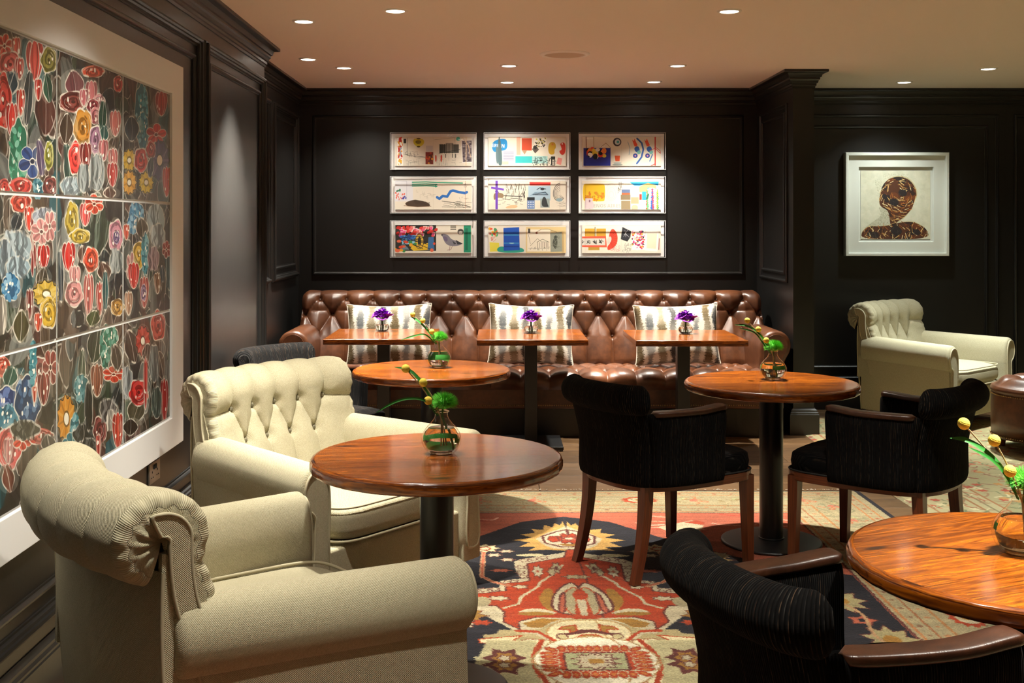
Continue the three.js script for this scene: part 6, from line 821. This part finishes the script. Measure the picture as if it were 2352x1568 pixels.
    all(() => { g.strokeStyle = '#a07c58'; g.lineWidth = 6; g.beginPath(); g.moveTo(0.62 * K, -1.14 * K); g.bezierCurveTo(0.9 * K, -1.0 * K, 0.7 * K, -0.8 * K, 1.0 * K, -0.62 * K); g.bezierCurveTo(1.15 * K, -0.4 * K, 0.95 * K, -0.3 * K, 1.08 * K, -0.1 * K); g.stroke(); });
    // fine outline vines in the corners and borders
    for (let i = 0; i < 520; i++) { const sd = i % 4, a = rnd(), q = rr(70, 142), x = sd < 2 ? 60 + a * (W - 120) : (sd === 2 ? q : W - q), y = sd < 2 ? (sd ? q : H - q) : 60 + a * (H - 120); g.globalAlpha = 0.75; g.strokeStyle = ['#8a5a3c', '#7c6a44', '#8c3c24', '#6a6a4c'][i % 4]; g.lineWidth = rr(1.5, 3.5); g.beginPath(); g.moveTo(x, y); g.bezierCurveTo(x + rr(-22, 22), y + rr(-22, 22), x + rr(-30, 30), y + rr(-30, 30), x + rr(-26, 26), y + rr(-26, 26)); g.stroke(); if (i % 5 === 0) { g.beginPath(); g.arc(x, y, rr(3, 6), 0, 6.3); g.fillStyle = g.strokeStyle; g.fill(); } } g.globalAlpha = 1;
    // short colour changes of the pile, row by row
    for (let i = 0; i < 9000; i++) { g.globalAlpha = rr(0.02, 0.06); g.fillStyle = rnd() < 0.5 ? '#ffffff' : '#1a1008'; g.fillRect(rr(0, W), rr(0, H), rr(6, 40), rr(1.5, 4)); } g.globalAlpha = 1;
    // knots: every colour edge breaks up a little, each row takes the dye a little differently
    const im = g.getImageData(0, 0, W, H), src = new Uint8ClampedArray(im.data), o = im.data;
    for (let y = 0; y < H; y++) { const rowK = 0.94 + 0.12 * vnoise(y * 0.11, 3, 4096, 8, 5); for (let x = 0; x < W; x++) { const n1 = hash(x >> 1, y >> 1, 7), n2 = hash(x >> 1, y >> 1, 8), sx = clamp(x + Math.round((n1 - 0.5) * 3.2), 0, W - 1), sy = clamp(y + Math.round((n2 - 0.5) * 3.2), 0, H - 1), q = (sy * W + sx) * 4, d = (y * W + x) * 4, k = rowK * (0.84 + 0.30 * hash(x >> 1, y, 9)) * (0.88 + 0.24 * fbm(x / W, y / H, 7, 10, 3, 15)); o[d] = src[q] * k; o[d + 1] = src[q + 1] * k; o[d + 2] = src[q + 2] * k; } }
    g.putImageData(im, 0, 0);
  });
  const t = thing('patterned_rug', 'red, navy and beige medallion rug under the round tables', 'rug', (X0 + X1) / 2, 0, (Z0 + Z1) / 2), w = X1 - X0, h = Z1 - Z0;
  const pile = grid(60, 90, (u, v) => { const x = (u - 0.5) * w, z = (v - 0.5) * h, e = Math.min(w / 2 - Math.abs(x), h / 2 - Math.abs(z)); return [x + 0.004 * Math.sin(z * 3.1), 0.009 * sstep(-0.001, 0.02, e) + 0.0012 * Math.sin(x * 5 + z * 3), z, u, 1 - v]; }, 1, 1, true);
  mesh('pile', pile, std({ map: art, color: lin(0.8, 0.8, 0.8), roughness: 1, bumpMap: (() => { const b = pileBump.clone(); b.repeat.set(w / 0.5, h / 0.5); return b; })(), bumpScale: 0.004 }), t);
  seed(95); const fr = []; for (let i = 0; i < 260; i++) { const x = -w / 2 + (i + 0.5) / 260 * w; for (const sz of [-1]) { if (rnd() < 0.25) continue; const z = sz * h / 2, L = rr(0.012, 0.03), k = rr(-0.014, 0.014); fr.push(tube([[x, 0.006, z], [x + k * 0.5, 0.005, z + sz * L * 0.6], [x + k, 0.003, z + sz * L]], 0.0016, 4, 4)); } }
  mesh('fringe', merge(fr), M.fringe, t).userData.kind = 'stuff';
  // the paler rug beyond
  const x0 = 2.20, x1 = 5.0, z0 = 3.0, z1 = 8.75, W2 = 720, H2 = 1440;
  const art2 = canvas(W2, H2, (g) => {
    seed(97); g.fillStyle = '#a19670'; g.fillRect(0, 0, W2, H2); const b = (i, w, c) => { g.strokeStyle = c; g.lineWidth = w; g.strokeRect(i, i, W2 - 2 * i, H2 - 2 * i); }; b(4, 8, '#8a8262'); b(24, 3, '#8f6440'); b(90, 4, '#8f6440'); b(104, 3, '#74684a'); b(120, 4, '#8f6440'); g.fillStyle = '#968c66'; g.fillRect(122, 122, W2 - 244, H2 - 244);
    const scroll = (x, y, k) => { g.strokeStyle = ['#8a6a4c', '#a2563c', '#6f704e', '#b8ac84', '#7c4a3c'][k % 5]; g.lineWidth = rr(1.5, 4); g.beginPath(); g.moveTo(x, y); g.bezierCurveTo(x + rr(-26, 26), y + rr(-26, 26), x + rr(-30, 30), y + rr(-30, 30), x + rr(-22, 22), y + rr(-22, 22)); g.stroke(); if (k % 3 === 0) { g.fillStyle = ['#9a4a36', '#b8ac84', '#6c7050', '#a87c48'][k % 4]; g.beginPath(); for (let q = 0; q < 12; q++) { const a = q / 6 * Math.PI, r = (q % 2 ? 5 : 9); g.lineTo(x + Math.cos(a) * r, y + Math.sin(a) * r); } g.fill(); } };
    for (let i = 0; i < 2600; i++) scroll(rr(0, W2), rr(0, H2), i);
  });
  const r2 = thing('pale_rug', 'pale olive floral rug beneath the ottoman and far armchair', 'rug', (x0 + x1) / 2, 0, (z0 + z1) / 2), w2 = x1 - x0, h2 = z1 - z0;
  mesh('pile', grid(50, 90, (u, v) => { const x = (u - 0.5) * w2, z = (v - 0.5) * h2, e = Math.min(w2 / 2 - Math.abs(x), h2 / 2 - Math.abs(z)); return [x + 0.005 * Math.sin(z * 4), 0.008 * sstep(-0.001, 0.02, e) + 0.001 * Math.sin(x * 4 + z * 5), z, u, 1 - v]; }, 1, 1, true), std({ map: art2, roughness: 1, bumpMap: (() => { const b = pileBump.clone(); b.repeat.set(w2 / 0.5, h2 / 0.5); return b; })(), bumpScale: 0.004 }), r2);
}
renderer.render(scene, camera);
